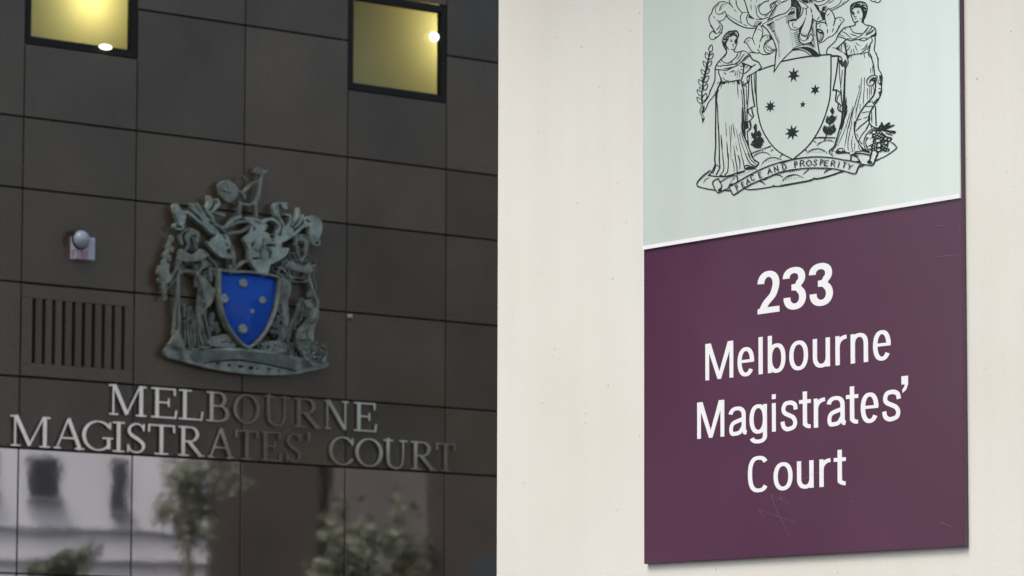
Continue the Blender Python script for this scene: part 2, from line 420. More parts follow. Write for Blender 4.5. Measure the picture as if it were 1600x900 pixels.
# ------------------------------------------------------------------ line art on the street sign (crest)
ART_MANTLING = '''
F1 L 22 190 330 230 210 310 110 400 50 480 38 570 60 650 105 720 185
L 24 190 335 135 400 125 490 150 580 210 680 260 770 290 830
L 14 380 100 310 160 285 240 300 310 340 350
P 300 310 360 345 440 330 520 275 530 285 460 345 380 365 330 345
L 12 450 100 400 190 390 275
T 10 440 115 520 130; T 10 420 150 500 165; T 10 400 185 470 195; T 10 395 215 460 215; T 10 390 240 440 240; T 12 460 95 520 95 580 115
L 18 525 275 545 330 550 400 500 480 430 520 370 530 320 500
T 18 230 395 255 430 285 465; T 8 470 350 500 380
L 22 370 540 430 600 460 680 455 740 440 830
L 9 350 560 410 640 370 700 310 755
T 10 410 630 370 650; T 10 390 660 350 680; T 10 370 690 330 705; T 10 345 715 310 720; T 10 330 740 295 740
L 12 420 720 400 780 390 830
L 14 560 350 700 440 830 520 950 585
L 34 560 390 620 460 720 540 860 620
L 28 860 620 1000 680 1140 705 1310 702
T 20 980 610 1030 630 1080 650; T 20 740 230 780 265 815 305
L 24 630 -20 640 60 670 120 720 185
L 24 800 -20 810 100 860 210 950 310
L 18 950 330 915 400 905 480 940 570
L 16 950 320 1010 305 1080 310 1120 320
L 28 1000 -20 1050 120 1090 260 1120 330
L 22 1120 340 1075 400 1070 500 1110 590 1180 640 1300 665
P 1115 335 1170 390 1270 475 1180 462 1100 430 1120 400
T 15 1180 -20 1175 60; T 15 1180 110 1175 180 1190 250; T 15 1330 -20 1300 70; T 15 1280 130 1270 240
L 14 1400 90 1330 170 1310 270 1320 370 1370 440 1440 480
L 20 1300 480 1400 485 1500 465 1600 430
T 12 1290 535 1440 535; T 12 1260 570 1430 565; T 12 1250 600 1420 600; T 14 1250 630 1380 630; T 16 1290 655 1350 655
P 1370 580 1450 540 1420 600 1360 640 1310 720 1270 830 1290 700 1340 640
F2 L 24 330 -10 320 30 260 30 180 80 110 150 90 220 110 300 170 360 250 365 340 320 420 240
L 16 120 90 50 180 25 280 40 360 90 430 160 465 250 460 310 440
T 18 240 410 340 355
L 22 560 10 480 50 390 100 370 160 400 220
L 17 520 60 460 90 400 150 430 195 470 150 500 120 550 150
L 17 470 70 510 110 560 140; L 19 530 20 570 60 620 100
P 500 150 560 130 640 80 690 60 740 40 830 5 760 10 680 40 620 100 570 130
L 18 600 10 640 50 690 60
F1 L 10 1520 25 1560 30 1600 30
F2 L 15 165 655 200 600 300 545 450 475
L 24 1080 10 1180 60 1260 110 1325 180; L 18 1180 190 1260 210 1330 185
L 24 1195 200 1190 290 1150 380 1080 450 1010 520
L 20 1280 230 1275 375; T 20 1260 420 1230 530 1160 640
L 24 830 520 840 620 870 700 930 740 1000 750 1080 720 1150 660 1225 560
L 18 950 570 930 620 960 680 1040 695
P 1100 720 1180 640 1230 560 1200 640 1160 740 1130 830 1090 790
T 22 1380 180 1400 260 1415 330; L 20 1425 370 1440 450 1500 510 1600 540
P 1470 100 1560 150 1600 200 1605 310 1530 210
L 14 1600 430 1550 480
P 1420 470 1460 500 1430 620 1390 750 1350 830 1320 830 1380 700
H 15 7 1430 520 1360 780 70 25
H 20 9 1190 -8 1430 -5 20 95; H 16 6 1300 -8 1500 -5 30 60
P 1100 -20 1180 -10 1300 20 1320 80 1240 60
F6 T 12 50 110 90 90 140 120 160 170
L 22 140 0 185 90 190 180 170 280 130 370 118 400
T 18 110 460 105 520 95 575
L 20 130 360 200 270 280 235 350 250 390 300
P 370 240 430 300 420 350 370 350 350 290; T 24 285 280 310 290 325 330
L 24 400 340 300 370 240 440 215 540 240 640 310 690 380 690
L 20 240 480 300 420 390 340
H 12 7 270 520 430 610 25 -50
L 18 250 530 300 600 370 635 430 620 490 580
L 24 70 590 110 670 190 720 290 720 390 690 490 620 530 580
L 24 -140 660 -80 675 0 680 90 690
L 26 1130 140 1090 230 1080 330 1130 420 1220 460 1310 450
L 16 1140 140 1110 240 1130 330 1200 380 1270 360 1330 310 1380 210
P 1140 180 1200 240 1270 240 1300 190 1280 265 1210 275 1150 240
T 12 1160 190 1165 240; T 12 1200 190 1205 245; T 12 1245 190 1240 245
L 30 1400 0 1370 120 1330 220 1290 330
L 26 1390 200 1440 260 1440 340 1390 420 1310 440
P 1300 450 1400 400 1440 470 1490 545 1380 480
H 15 10 1400 20 1440 260 70 20; H 13 8 1440 300 1460 520 60 40
L 32 1530 0 1530 200 1560 400 1590 600 1625 745
F3 P 190 100 260 140 330 250 400 380 460 480 440 500 400 490 340 340 270 210
L 20 200 90 280 140 370 130 470 90 540 30 590 -20
L 22 200 0 280 35 350 35 450 0
T 18 700 -10 600 50 540 90
P 400 180 520 140 440 190 520 190 440 225 490 250 430 265 370 290 340 280 390 250
H 10 5 380 280 420 190 110 -20
L 18 880 -20 830 90 740 160 600 220; L 24 1080 -20 930 100 800 180 640 255
T 10 960 20 920 60 880 100
L 24 550 200 490 290 460 390 470 500 490 580 520 650
L 26 550 205 640 290 690 380 715 480; T 15 595 335 550 360 510 410
L 22 710 480 780 440 860 430 910 460 950 500; L 26 720 480 700 560 680 640; T 20 820 485 850 500 870 525
L 22 950 500 880 570 820 670 760 800
T 16 680 690 660 760 640 810; T 22 525 720 530 770 530 830
L 24 150 370 160 450 220 520 300 530 400 510
L 26 260 600 340 565 430 560 480 590; L 26 250 540 240 640 240 700
T 18 360 610 340 640 340 690; L 28 250 740 330 730 400 780 420 830
T 20 100 200 130 270 140 330; T 13 330 390 310 450 265 490
P 360 305 460 310 440 450 410 440
F7 P 240 90 340 85 410 130 440 200 400 210 330 200 270 150; X 295 120 350 118 385 160 330 150
L 26 430 180 430 260 390 350 320 405; L 16 270 180 280 300 310 400
H 14 7 415 200 370 380 -80 0
L 22 320 440 420 400 490 340 550 290; L 22 550 292 640 260 720 190 780 100 820 0
T 20 510 -20 520 20; T 20 530 80 530 140 525 200; T 18 685 50 665 100 640 155
F4 L 24 930 -20 1000 30 1060 40 1120 65 1180 50 1240 -20; T 14 1040 40 1080 20 1090 0
'''
ART_MANTLING += '''
F5 L 22 480 0 550 90 600 190; P 540 100 600 150 625 200 570 180; L 22 560 140 490 170 455 250 480 320 540 350 620 310 710 230 770 130 782 0; L 14 620 200 680 180 720 120 742 50; P 590 285 630 280 680 255 640 300 600 320
L 22 1320 420 1370 340 1450 300 1520 320 1560 380; L 18 1600 110 1550 240 1540 330 1590 470; L 24 1320 420 1390 440 1450 540 1520 640 1600 680; T 15 1460 350 1430 375 1400 410
'''
ART_HELMET = '''
F2 P 320 485 400 320 500 160 540 150 470 250 400 370 345 480
L 26 310 500 450 440 560 390 620 365; L 22 620 365 700 350 780 310 850 240 880 190 930 150
H 9 8 540 190 440 390 -60 25
P 905 -20 1030 -10 1100 80 1145 160 1150 260 1115 380 1050 460 1030 440 1040 300 1030 200 960 160 900 150 900 60
E 8 960 100 1020 130; E 8 980 60 1040 80; E 8 1040 140 1060 150; E 8 1060 170 1110 200; E 8 1080 210 1115 225; E 8 1080 250 1120 265; E 8 1090 290 1115 300
E 7 900 40 960 20; E 7 900 80 950 60
T 16 930 150 1030 195; L 16 1030 200 1030 330 1040 460
O 17 945 245 34 40
P 830 345 900 270 915 300 990 290 980 330 850 355
T 18 840 380 990 335; T 18 850 425 990 380; T 18 860 470 1010 430; P 820 510 900 490 1010 465 1035 490 940 530 860 530
P 290 615 450 540 470 560 330 640; T 18 340 665 500 590; T 18 360 700 500 640; T 16 380 730 495 680; T 16 410 765 490 730; T 16 430 790 490 760
H 9 9 500 510 830 370 90 -40; H 9 8 830 370 830 560 -70 28
F6 L 32 190 0 290 90 360 190 420 290 470 400 510 510 530 590
L 30 530 590 520 700 505 830; L 26 505 830 490 980 470 1150
H 18 6 350 10 470 200 60 -30; H 15 8 480 230 570 430 50 -20; H 12 9 575 470 590 780 40 -12
L 22 470 1165 600 960 740 800 860 680 940 610 1030 570 1150 545
H 22 8 1060 150 1150 480 -130 50; H 8 9 900 120 970 540 -50 20
P 1000 595 1100 545 1250 528 1380 550 1500 620 1600 720 1620 770 1440 775 1370 680 1240 600 1120 570
L 26 940 620 1060 600 1140 608 1240 640 1350 720 1400 775
L 14 920 600 1060 510 1180 470; T 24 1190 450 1200 530; L 14 1210 475 1350 490 1470 560
'''
ART_WOMAN_R = '''
F4 P 450 230 460 140 520 80 600 50 680 25 770 35 840 65 880 120 900 200 870 330 840 430 800 500 790 570 740 560 750 480 770 400 765 330 740 260 710 200 600 190 530 220 490 290 460 280
L 26 460 250 480 340 500 430 540 530 590 555 650 520
P 490 290 540 290 560 330 560 385 520 360 500 340
E 14 530 130 590 95; E 14 480 185 550 165; E 14 470 240 500 220; E 16 640 80 700 90 740 100; E 14 710 55 760 110; E 14 700 125 760 110; E 14 780 70 800 120; E 18 820 100 840 130; E 18 800 150 860 180; E 16 850 175 880 190; E 13 800 240 840 260; E 13 860 225 880 240
T 10 620 285 650 265 700 265; P 625 330 660 290 695 305 645 322
T 20 545 395 560 415 620 405; T 17 560 455 590 460 620 453; T 8 570 490 600 485
T 14 740 450 720 465 700 490
L 28 578 550 580 615
L 24 590 610 540 640 440 660; L 24 440 660 300 700 240 760 200 820
L 26 780 550 800 590 870 630 940 635 1060 690 1090 740 1100 800
L 20 450 680 490 750 540 810
L 16 910 660 890 720 820 810; L 14 990 680 940 760 890 810; L 12 1040 760 990 810; T 22 300 700 350 740
F8 L 20 285 30 340 120 380 165 450 190 590 200; L 16 750 30 710 90 620 190 560 250; L 14 840 50 770 130 690 210; L 14 890 90 800 160 680 240; T 22 830 170 760 200 680 245
L 28 880 40 930 110 940 230; P 920 180 940 250 900 270 830 280 800 280 830 240 880 220
L 20 800 280 720 340 640 375 560 370; L 18 560 250 470 300 380 330 220 325; L 22 190 330 280 375 340 375 420 350 560 345
T 18 520 340 600 310 720 295; T 16 720 300 690 315 660 325; P 440 345 540 340 590 370 500 360
T 22 290 200 360 225 480 270; T 22 80 150 160 170 240 240 320 300; T 16 0 220 80 235 160 280; L 18 0 285 60 280 120 300 190 335
L 24 130 65 60 140 0 220
L 22 820 290 850 360 830 420 800 450; P 790 450 815 430 795 560 770 670 750 665 765 560
L 24 920 260 920 400 910 500 895 610 930 680 980 790 1000 840
T 16 430 400 480 470 550 490; T 18 410 480 440 560 490 650; T 15 730 430 650 560 560 620; T 18 730 480 680 590 600 670 520 710; T 16 780 480 740 560 720 620
L 18 230 750 320 730 430 710 500 700 590 705; L 22 630 690 700 670 760 680 810 740 840 800
T 16 300 500 250 590 200 620; T 15 260 480 220 510 180 530; T 13 210 440 160 460; T 14 330 580 320 640 310 710; T 16 380 560 385 640 410 710; T 14 640 690 650 750 660 800; T 16 750 690 770 740 785 790
H 10 7 250 740 580 690 -10 50; P 150 430 180 430 200 560 230 700 270 780 230 810 190 740 170 600
F7 L 22 920 70 860 150 800 230 760 300 740 370 660 450 570 530 520 600 495 680 510 700
L 20 780 280 850 285 920 310 980 340; L 24 990 350 900 440 800 530 740 570; T 18 640 550 720 560 800 610 880 650 970 695; P 740 570 800 540 830 625
L 22 510 700 600 730 700 750 790 745
T 14 820 510 840 560 850 630; T 14 880 470 880 560 890 645; T 12 935 430 940 540; L 24 640 770 720 770 800 770 870 780
L 26 950 690 1010 760 1030 830
G2 L 20 200 35 240 40 310 35; L 22 310 40 345 110 320 130; P 290 120 345 125 365 160 410 105 435 130 445 190 410 235 350 255 310 210
E 9 330 175 360 160 395 120; E 9 345 200 380 185 420 145; E 9 370 230 410 210 430 170
L 20 430 10 460 80 470 180 430 265
L 26 265 60 240 280 210 480 160 720; L 16 280 80 290 300 300 500 320 700
T 13 350 310 345 400 320 640; L 36 412 230 407 400 395 600 390 800
L 26 150 745 230 740 300 790
L 24 930 -10 960 90 990 180 1010 300 1020 420
L 22 1050 -30 1090 100 1100 290 1150 380 1180 480 1170 600 1165 700 1150 800
T 16 800 0 820 80; T 16 890 0 910 60; T 11 540 20 530 110; T 11 510 20 480 80
P 1120 440 1160 440 1185 500 1165 640 1110 620 1100 600 1130 590 1125 520; E 8 1145 490 1130 580; E 7 1165 520 1150 610; T 12 1100 510 1100 560 1080 600
T 20 1110 710 1160 710; T 16 1150 760 1100 800
T 12 940 290 940 400; T 12 980 240 980 400; T 12 810 480 805 800; T 13 750 480 740 640 735 800; T 12 700 640 700 800; T 14 870 700 870 800; T 12 920 680 920 800; T 12 960 680 960 800; T 12 990 650 1000 740
G4 L 28 225 0 220 100 210 230 270 280 330 330; L 14 310 70 250 160 240 240; L 26 320 0 330 200 350 300; L 26 270 290 260 410 340 470; L 16 350 320 300 370 310 440
P 375 0 410 0 410 150 435 300 455 350 440 450 400 600 360 700 330 810 285 810 320 650 335 480 360 250
E 7 395 250 385 420 360 620; T 10 435 150 435 220 430 300
T 13 740 0 720 100 650 400 620 600; T 13 700 20 620 300 560 500 530 810; T 14 570 330 520 600 480 810; T 10 520 450 470 620 420 810; T 12 470 420 400 600 340 810; T 12 800 0 790 200 780 320; T 12 720 300 715 430; T 13 870 0 870 220; T 13 920 0 915 180; T 13 955 0 950 120; T 9 640 350 635 450 630 560
T 20 960 450 962 600 965 700; L 26 1040 350 1045 550 1055 750
G6 L 28 345 0 300 120 260 270 220 400 190 500 140 560 80 610 90 660 140 700; L 10 390 0 330 180 270 350 220 500 180 560 120 620; T 9 430 50 380 220 300 400 250 520; T 12 500 0 460 160 430 350 390 540; T 12 550 0 510 200 470 400 470 560 500 620; T 14 570 270 540 430 550 560 570 610 520 630; T 12 610 430 605 520 600 600; T 14 680 480 700 560 740 590
T 14 200 630 160 600 130 640 160 670; L 16 220 620 260 570 330 555 390 580 410 630; P 200 630 260 590 330 620 400 600 430 630 500 640 490 660 350 665 240 670; D 350 600 12 12
'''
ART_CORNU = '''
G2 L 18 1080 490 1070 450 1010 430 930 460 870 520 860 590 890 640 940 655 1000 620 1010 560 960 540 920 570 930 610
L 14 1060 480 980 490 920 540; P 940 540 1000 480 1070 500 1060 560 1030 590 1010 550; E 8 960 530 1010 510 1050 530
L 24 1040 590 1040 680 1010 810
G4 L 24 1040 0 1000 120 920 220 830 320 750 430 680 560 630 680 605 810
L 24 1170 0 1150 100 1090 220 1010 330 940 450 905 550 900 640 930 720 1000 780 1080 800 1150 790
T 20 1090 65 1130 70 1120 130; T 18 1055 160 1080 200 1040 230 990 290 970 210
T 16 870 260 920 260 960 240; L 16 830 350 980 342; T 14 740 485 840 465 930 450; T 14 660 640 700 625 760 600; T 14 780 600 850 575 900 550; L 16 690 795 800 700 890 630; L 16 910 700 890 740 850 810
P 895 540 930 560 925 640 905 650; L 20 1150 780 1160 730 1170 680 1200 740 1190 790
G6 L 24 605 0 600 120 610 250 650 370 720 490 790 570 880 630
L 14 850 0 750 80 630 190; L 14 905 50 850 160 760 270 700 380 690 440
T 16 650 240 665 290 680 330; T 22 720 400 740 440 770 470; L 14 950 60 950 140
L 16 1100 140 990 150 900 210 830 310 800 420 810 520 860 600 900 625; L 24 1120 160 1020 180 920 250 860 350 840 450 860 540 910 615
P 720 500 780 560 830 570 900 620 950 670 860 640 740 620 640 635 600 650 620 620 690 610 760 590
P 970 190 1040 165 1130 180 1190 230 1230 260 1290 310 1385 330 1375 385 1320 430 1310 480 1300 520 1335 570 1320 615 1270 630 1180 610 1100 645 1050 610 950 610 870 520 940 480 985 400 1000 350 960 340 970 280
d 1010 220 36 28; d 1095 215 20 20; d 1145 228 17; d 1065 260 17; d 1115 270 19; d 1160 292 17; d 1020 290 18; d 1075 316 18; d 1198 312 14; d 1030 342 12; d 1162 356 17; d 1120 330 14; d 990 342 11
d 1090 395 50 30; d 1020 424 15; d 968 442 20 24; d 1052 450 13; d 1010 476 17; d 1046 500 16 22; d 1115 490 34 40; d 1000 530 18; d 958 492 12; d 1042 560 12 20; d 1105 585 38 25; d 1000 586 14; d 1195 460 17; d 1200 415 12; d 1158 455 12; d 1220 502 18; d 1190 544 18 12; d 1262 525 18; d 1302 552 17; d 1242 580 20 12; d 1287 604 20 14; d 1172 582 12; d 1250 352 26 22; d 1322 370 26 22; d 1258 440 28 26
d 920 300 52 44; d 880 430 42 55; d 915 540 40 34; T 10 870 345 960 345; T 8 900 555 950 540; T 8 910 575 940 560
P 1100 150 1120 90 1150 60 1170 20 1195 60 1190 110 1150 180; E 10 1130 170 1160 120 1170 70
P 1120 180 1230 80 1320 15 1348 40 1270 120 1200 180; P 1230 120 1340 80 1430 62 1425 90 1310 145 1200 190; P 1190 170 1330 180 1440 190 1468 230 1400 252 1300 220 1200 200; P 1250 225 1340 245 1405 290 1290 265
E 12 1190 208 1250 218 1320 240; d 1390 85 8; d 1370 95 6; d 1395 220 12 7; d 1360 205 8; d 1290 60 6; d 1250 110 6; T 10 1200 160 1160 180
'''
ART_WOMAN_L = '''
F5 P 770 380 790 300 840 220 940 135 1040 122 1130 110 1180 160 1200 220 1190 280 1160 330 1150 420 1100 460 1085 380 1120 330 1140 300 1100 260 1050 240 1000 270 940 290 930 350 890 410 880 480 940 590 930 605 890 560 895 650 870 640 840 580 800 520 780 450
E 16 950 200 1010 165; E 14 900 245 930 190; E 14 900 247 960 240; E 16 858 285 880 222; E 16 812 320 832 270; E 14 850 310 915 300; E 16 790 350 810 380 850 375; E 14 830 400 870 362; E 13 1080 160 1120 185; E 13 1120 150 1145 200; E 13 1100 205 1160 225; E 14 1150 180 1165 255; d 858 540 14
L 16 1150 350 1150 440 1120 520 1080 590 1000 590; P 965 402 1010 362 1042 395 1000 392; T 16 1030 465 1080 465; T 14 1040 500 1060 508 1080 500; T 10 1050 535 1075 537; T 8 960 350 1000 340 1030 355
L 26 1072 590 1078 650; L 20 1080 655 1160 660 1220 645 1320 630 1400 670 1480 730 1500 810
L 28 880 640 880 690 840 750 780 810; T 14 1170 660 1160 720 1110 810; T 16 1260 650 1235 690 1210 720; T 15 1340 690 1300 740 1250 810; T 14 1420 720 1380 760 1320 810; T 12 1460 760 1400 810
G1 L 20 710 0 640 80 590 130 525 220 500 300 500 420 490 540 450 650 410 730 385 810
L 16 630 90 640 130 700 170 770 185; L 16 960 0 930 60 850 130 770 185; L 18 650 220 740 228 860 205 980 200; L 17 530 240 640 240; T 14 580 150 600 165 620 185
L 18 500 310 640 320 740 328 860 270 980 225; T 22 680 295 760 290 850 260
T 14 1030 0 990 60 950 110; T 16 1090 10 1000 130 900 200; L 14 1180 20 1090 100 1000 200; T 16 860 150 820 190; T 16 1010 130 940 190; L 15 1200 40 1080 140
L 28 1200 -10 1240 50 1290 110 1400 160 1440 220 1465 270; L 18 1465 270 1380 340 1260 410 1170 460; L 18 1340 210 1260 260 1200 330 1110 400; L 24 1060 170 1150 210 1260 250; P 1050 155 1120 220 1090 260 1060 200
L 24 1100 220 1090 330 1080 420 1050 520
L 20 575 330 575 390 610 480 640 560 730 570; T 15 650 470 680 500 720 540 800 545; L 22 640 590 740 575 850 560 980 535 1040 530; T 22 680 380 705 390 730 415; T 13 800 370 840 355 870 330; T 18 890 330 870 385; T 12 930 340 925 400 900 450; T 10 960 350 960 500; T 16 980 310 1010 370 1080 400; T 14 1000 400 1020 490; T 18 1020 300 1050 315 1080 320; T 18 1010 220 1040 245 1080 250
L 30 620 490 620 590 560 690 530 810; T 16 600 570 570 660; T 11 650 600 610 720; P 640 590 710 585 690 615 640 610; T 14 780 570 780 620; T 12 860 560 865 620; T 12 900 560 900 625; P 950 550 1000 535 1010 625 960 600; T 12 960 560 970 700 980 810; T 16 540 600 575 575
L 18 1050 530 1040 580 1090 650; P 1070 560 1090 555 1115 600 1150 590 1185 540 1200 560 1180 600 1140 620 1130 660 1090 655 1060 600; E 8 1080 565 1100 600 1125 625; E 7 1075 600 1110 640; L 14 1170 460 1160 540 1190 550
L 28 1060 640 1090 720 1095 810; L 20 1215 440 1200 600 1195 810; L 24 1250 430 1260 600 1280 810; T 12 1150 650 1150 810; T 14 1120 230 1140 290; T 12 1180 240 1150 300; P 1220 240 1270 250 1225 295; L 14 1310 400 1320 600 1330 800
G3 L 18 400 0 370 120 300 230 240 290; L 16 500 90 430 180 350 285 320 370 250 480
L 22 545 0 545 70 520 100; L 28 512 100 515 300 510 810; L 20 530 220 550 400 565 810; P 505 40 580 0 555 60 540 200 520 200 505 100
L 14 210 310 205 390 180 440 200 510 225 560; L 12 215 440 230 490; P 240 420 268 320 278 380 245 480 220 470; L 14 230 500 260 560 280 610; P 218 560 250 600 282 600 235 698 230 640; L 12 240 290 240 420
T 14 970 0 985 170; L 14 1050 0 1070 250 1080 400; L 24 1095 0 1110 300 1130 600 1138 810; L 13 1150 0 1155 300; L 20 1195 0 1185 200 1165 400 1165 650; S 30 1270 0 1290 150 1322 345; S 22 1322 345 1240 380 1180 420
L 22 1180 410 1200 490 1260 560; S 28 1260 380 1275 470 1300 555; S 20 1300 560 1240 630 1170 690; P 1165 440 1215 500 1180 490; L 24 1222 680 1235 740 1242 810; P 1058 400 1092 420 1112 810 1058 810; E 6 1075 460 1075 780; P 1130 700 1195 720 1170 810 1130 810
G5 L 28 510 0 508 300 512 500 500 640 490 810; L 24 560 0 575 200 580 400 592 810; T 26 622 270 635 450 648 610; T 13 645 600 660 700 672 810; T 11 720 0 730 200 738 330; T 18 742 400 755 600 768 810; T 11 795 80 820 400 832 810; T 10 835 70 850 380; T 15 870 30 890 200 912 330; T 12 925 120 980 350 1040 650 1075 810; T 15 880 490 910 650 935 810; T 11 930 430 945 540 965 620; T 19 978 695 1000 810; L 12 1005 260 1060 480 1185 810; L 15 1030 220 1120 450 1255 810; L 26 1150 400 1210 560 1315 810
P 1056 0 1130 0 1132 200 1142 360 1190 420 1210 560 1150 440 1100 330 1048 180; E 6 1095 30 1090 160
L 20 1170 220 1180 350 1190 450; L 24 1235 0 1245 120 1170 215; P 1140 0 1200 0 1160 60 1215 140 1150 110
H7 L 20 375 0 370 100 375 170 320 290 270 340; L 18 440 0 440 120 450 200 430 260 390 330; L 14 370 170 410 180 445 215; L 12 390 170 370 240 340 310; L 20 275 340 330 350 400 355 500 360 560 350 640 330 720 300; P 720 290 800 270 850 255 830 285 760 310 730 325; P 440 330 500 340 520 370 460 360
T 14 490 0 500 100 510 250 450 330; L 14 580 0 580 150 570 280 520 335; L 15 680 0 700 130 715 200 720 290; T 15 735 20 760 120 760 250; T 11 640 80 660 150 680 300; T 14 780 0 820 150 830 230; L 18 850 0 880 80 930 160 1000 195; L 14 890 0 940 100 1015 165; L 24 930 0 980 90 1050 140 1040 180 980 225; O 16 880 215 50 33; P 880 205 960 195 990 235 900 250 850 235; H 8 5 470 340 720 320 0 40
'''
ART_BRANCH = '''
OB F 7 190 140 205 62; F 7 170 212 148 140; F 7 182 208 222 150; F 7 155 285 122 228; F 7 168 280 207 225; F 7 138 365 100 312; F 7 146 355 184 305; F 7 115 475 76 412; F 7 128 440 178 375; F 7 122 522 165 457; F 7 106 575 62 515; F 7 106 652 60 592; F 7 118 628 155 550
L 12 188 130 178 190 160 270 140 350 122 440 110 530 108 600 110 650
L 20 160 280 142 350 122 440; D 120 420 12; D 150 440 9; D 165 300 9; D 120 500 12; D 175 200 10; O 4 88 495 9 9; O 4 108 395 8 8; D 110 590 11; D 155 260 9
'''
ART_SHIELD = '''
PX L 1.9 1181.2 111.5 1181.2 140 1182.4 162.5 1185 181 1190 200 1199 217 1209 230 1221 239.7 1239 249
L 2.0 1298.4 87 1298.4 115 1297.5 142 1296.4 155 1293.4 167 1288.5 183 1280 202.5 1270 219 1258 233 1239 249
L 2.0 1185 110.3 1200 104.5 1211 101.5
L 2.2 1222 96 1240 92 1260 88.6 1280 86.3 1298.4 85.2
'''
ART_SCROLL = '''
H7 L 16 340 480 350 430 430 390 440 430 470 470 480 520 430 570; L 17 340 480 380 560 420 610 460 600 540 560 600 530; P 420 585 445 540 485 555 450 592; L 15 460 440 560 380 640 350 720 345; L 17 720 345 730 430
P 690 370 640 398 660 395 610 460 690 468 620 500 588 510 620 450; L 20 590 520 620 570 650 635 680 640 740 600 850 530 1000 450 1200 370 1400 290 1600 250
L 18 600 505 680 470 850 370 1050 265 1250 180 1450 120 1600 90
H8 L 18 0 220 160 170 350 142 520 133 720 147 870 175 980 190 1090 215
L 17 0 350 150 315 350 292 500 288 700 295 860 325 1000 365 1040 365 1060 330 1080 280 1110 235
L 17 980 110 975 180; L 20 985 110 1050 85 1150 90 1240 110; P 1000 115 1050 105 1080 150 1115 200 1120 235 1095 200 1060 145; P 1060 190 1105 190 1110 218 1050 205
L 18 1120 235 1200 245 1270 250 1300 215 1330 130 1350 90 1335 65; L 16 1265 60 1250 130 1235 190; P 1200 205 1230 180 1265 195 1270 225 1225 228; L 18 1100 268 1140 258 1160 240; T 8 1060 130 1080 125; T 8 1060 115 1090 110
'''
ART_MOUND = '''
H7 L 18 300 262 200 335 110 430 93 490 130 520 250 550 380 570; H 8 8 270 290 120 430 12 12; T 10 190 460 230 400 290 370; L 18 510 570 560 578 620 578
L 18 850 550 900 562 1000 557 1130 540 1270 515 1295 493 1310 512 1450 500 1600 470
T 13 1095 190 1140 120 1220 70 1310 60 1400 85 1430 105; H 8 7 1130 125 1390 80 8 16; T 15 980 45 1020 10 1050 -5; T 15 1200 -5 1240 25; T 14 1390 50 1420 10
T 20 1060 430 1110 440 1165 490; T 16 1310 330 1380 335 1440 372; T 12 1425 430 1480 370 1560 340 1610 335; T 18 1140 410 1200 380; H 9 8 1130 400 1340 320 6 20; H 9 6 1390 300 1590 258 6 22; H 8 5 1440 410 1560 345 8 14
T 12 950 230 1000 230 1030 260; H 9 8 760 330 990 240 8 14
H8 L 22 0 535 200 500 370 470 450 445 468 428 490 440 620 415 760 370 830 345 870 335
T 12 20 470 80 410 160 382 240 385 325 430; H 7 8 40 445 300 410 4 14; T 13 310 380 360 330 400 298; T 14 600 365 640 320 720 302; H 9 10 390 298 700 300 5 14; H 9 5 130 330 250 310 4 22; H 8 5 615 340 700 300 6 16
T 14 360 90 420 40 520 20 600 45 655 90; H 7 8 390 60 620 60 3 14; T 13 300 50 340 35 370 60; L 16 1310 190 1350 175 1371 163
G6 L 20 1360 430 1420 455 1470 510 1480 550 1400 620 1250 720 1080 795; H 8 5 1390 450 1460 510 -6 14; L 14 470 650 500 670 530 710; T 12 140 700 145 740; H 9 8 160 690 460 660 4 14; H 9 7 1110 640 1300 620 5 14
SL L 16 65 665 130 635 210 610; L 16 260 590 320 565 385 545; H 7 8 80 665 370 560 4 14; T 12 95 715 160 670 250 650 330 665 390 710; T 13 395 640 410 610 440 600; T 12 555 725 575 700 600 700
L 19 1165 400 1230 390 1330 388; H 8 6 1180 400 1320 400 4 14; T 14 1200 540 1240 490 1320 450; H 7 5 1225 500 1320 455 5 13; T 14 1130 445 1160 455 1190 490; T 15 960 620 990 605 1020 635
SR L 19 0 500 120 505 280 508; H 8 9 10 505 270 510 3 12; T 13 90 560 160 548 220 558 260 580; H 7 6 100 560 240 570 4 12
'''
def shrub_art(r, pts, fr, dots, stem):
    fx, fy, fs = FRM[fr]; P = np.array(pts, float).reshape(-1, 2); Q = []
    n = len(P)
    for i in range(n):
        a, b = P[i], P[(i + 1) % n]; L = np.hypot(*(b - a)); m = max(1, int(L / 15)); nn = np.array([b[1] - a[1], a[0] - b[0]]) / max(L, 1)
        for k in range(m):
            Q.append(a + (b - a) * k / m + nn * random.uniform(0, 9)); Q.append(a + (b - a) * (k + .5) / m - nn * random.uniform(0, 5))
    r.poly(np.array(Q) / fs + np.array([fx, fy]))
    lo, hi = P.min(0), P.max(0)
    for _ in range(int(dots * 2.6)):
        c = (lo + (hi - lo) * np.array([random.random(), random.random()])) / fs + np.array([fx, fy]); th = np.linspace(0, 6.283, 7)[:-1]; k = random.uniform(.45, .8)
        r.poly(np.stack([c[0] + k * np.cos(th), c[1] + k * np.sin(th)], 1), erase=True)
    draw(r, fr + ' ' + stem)

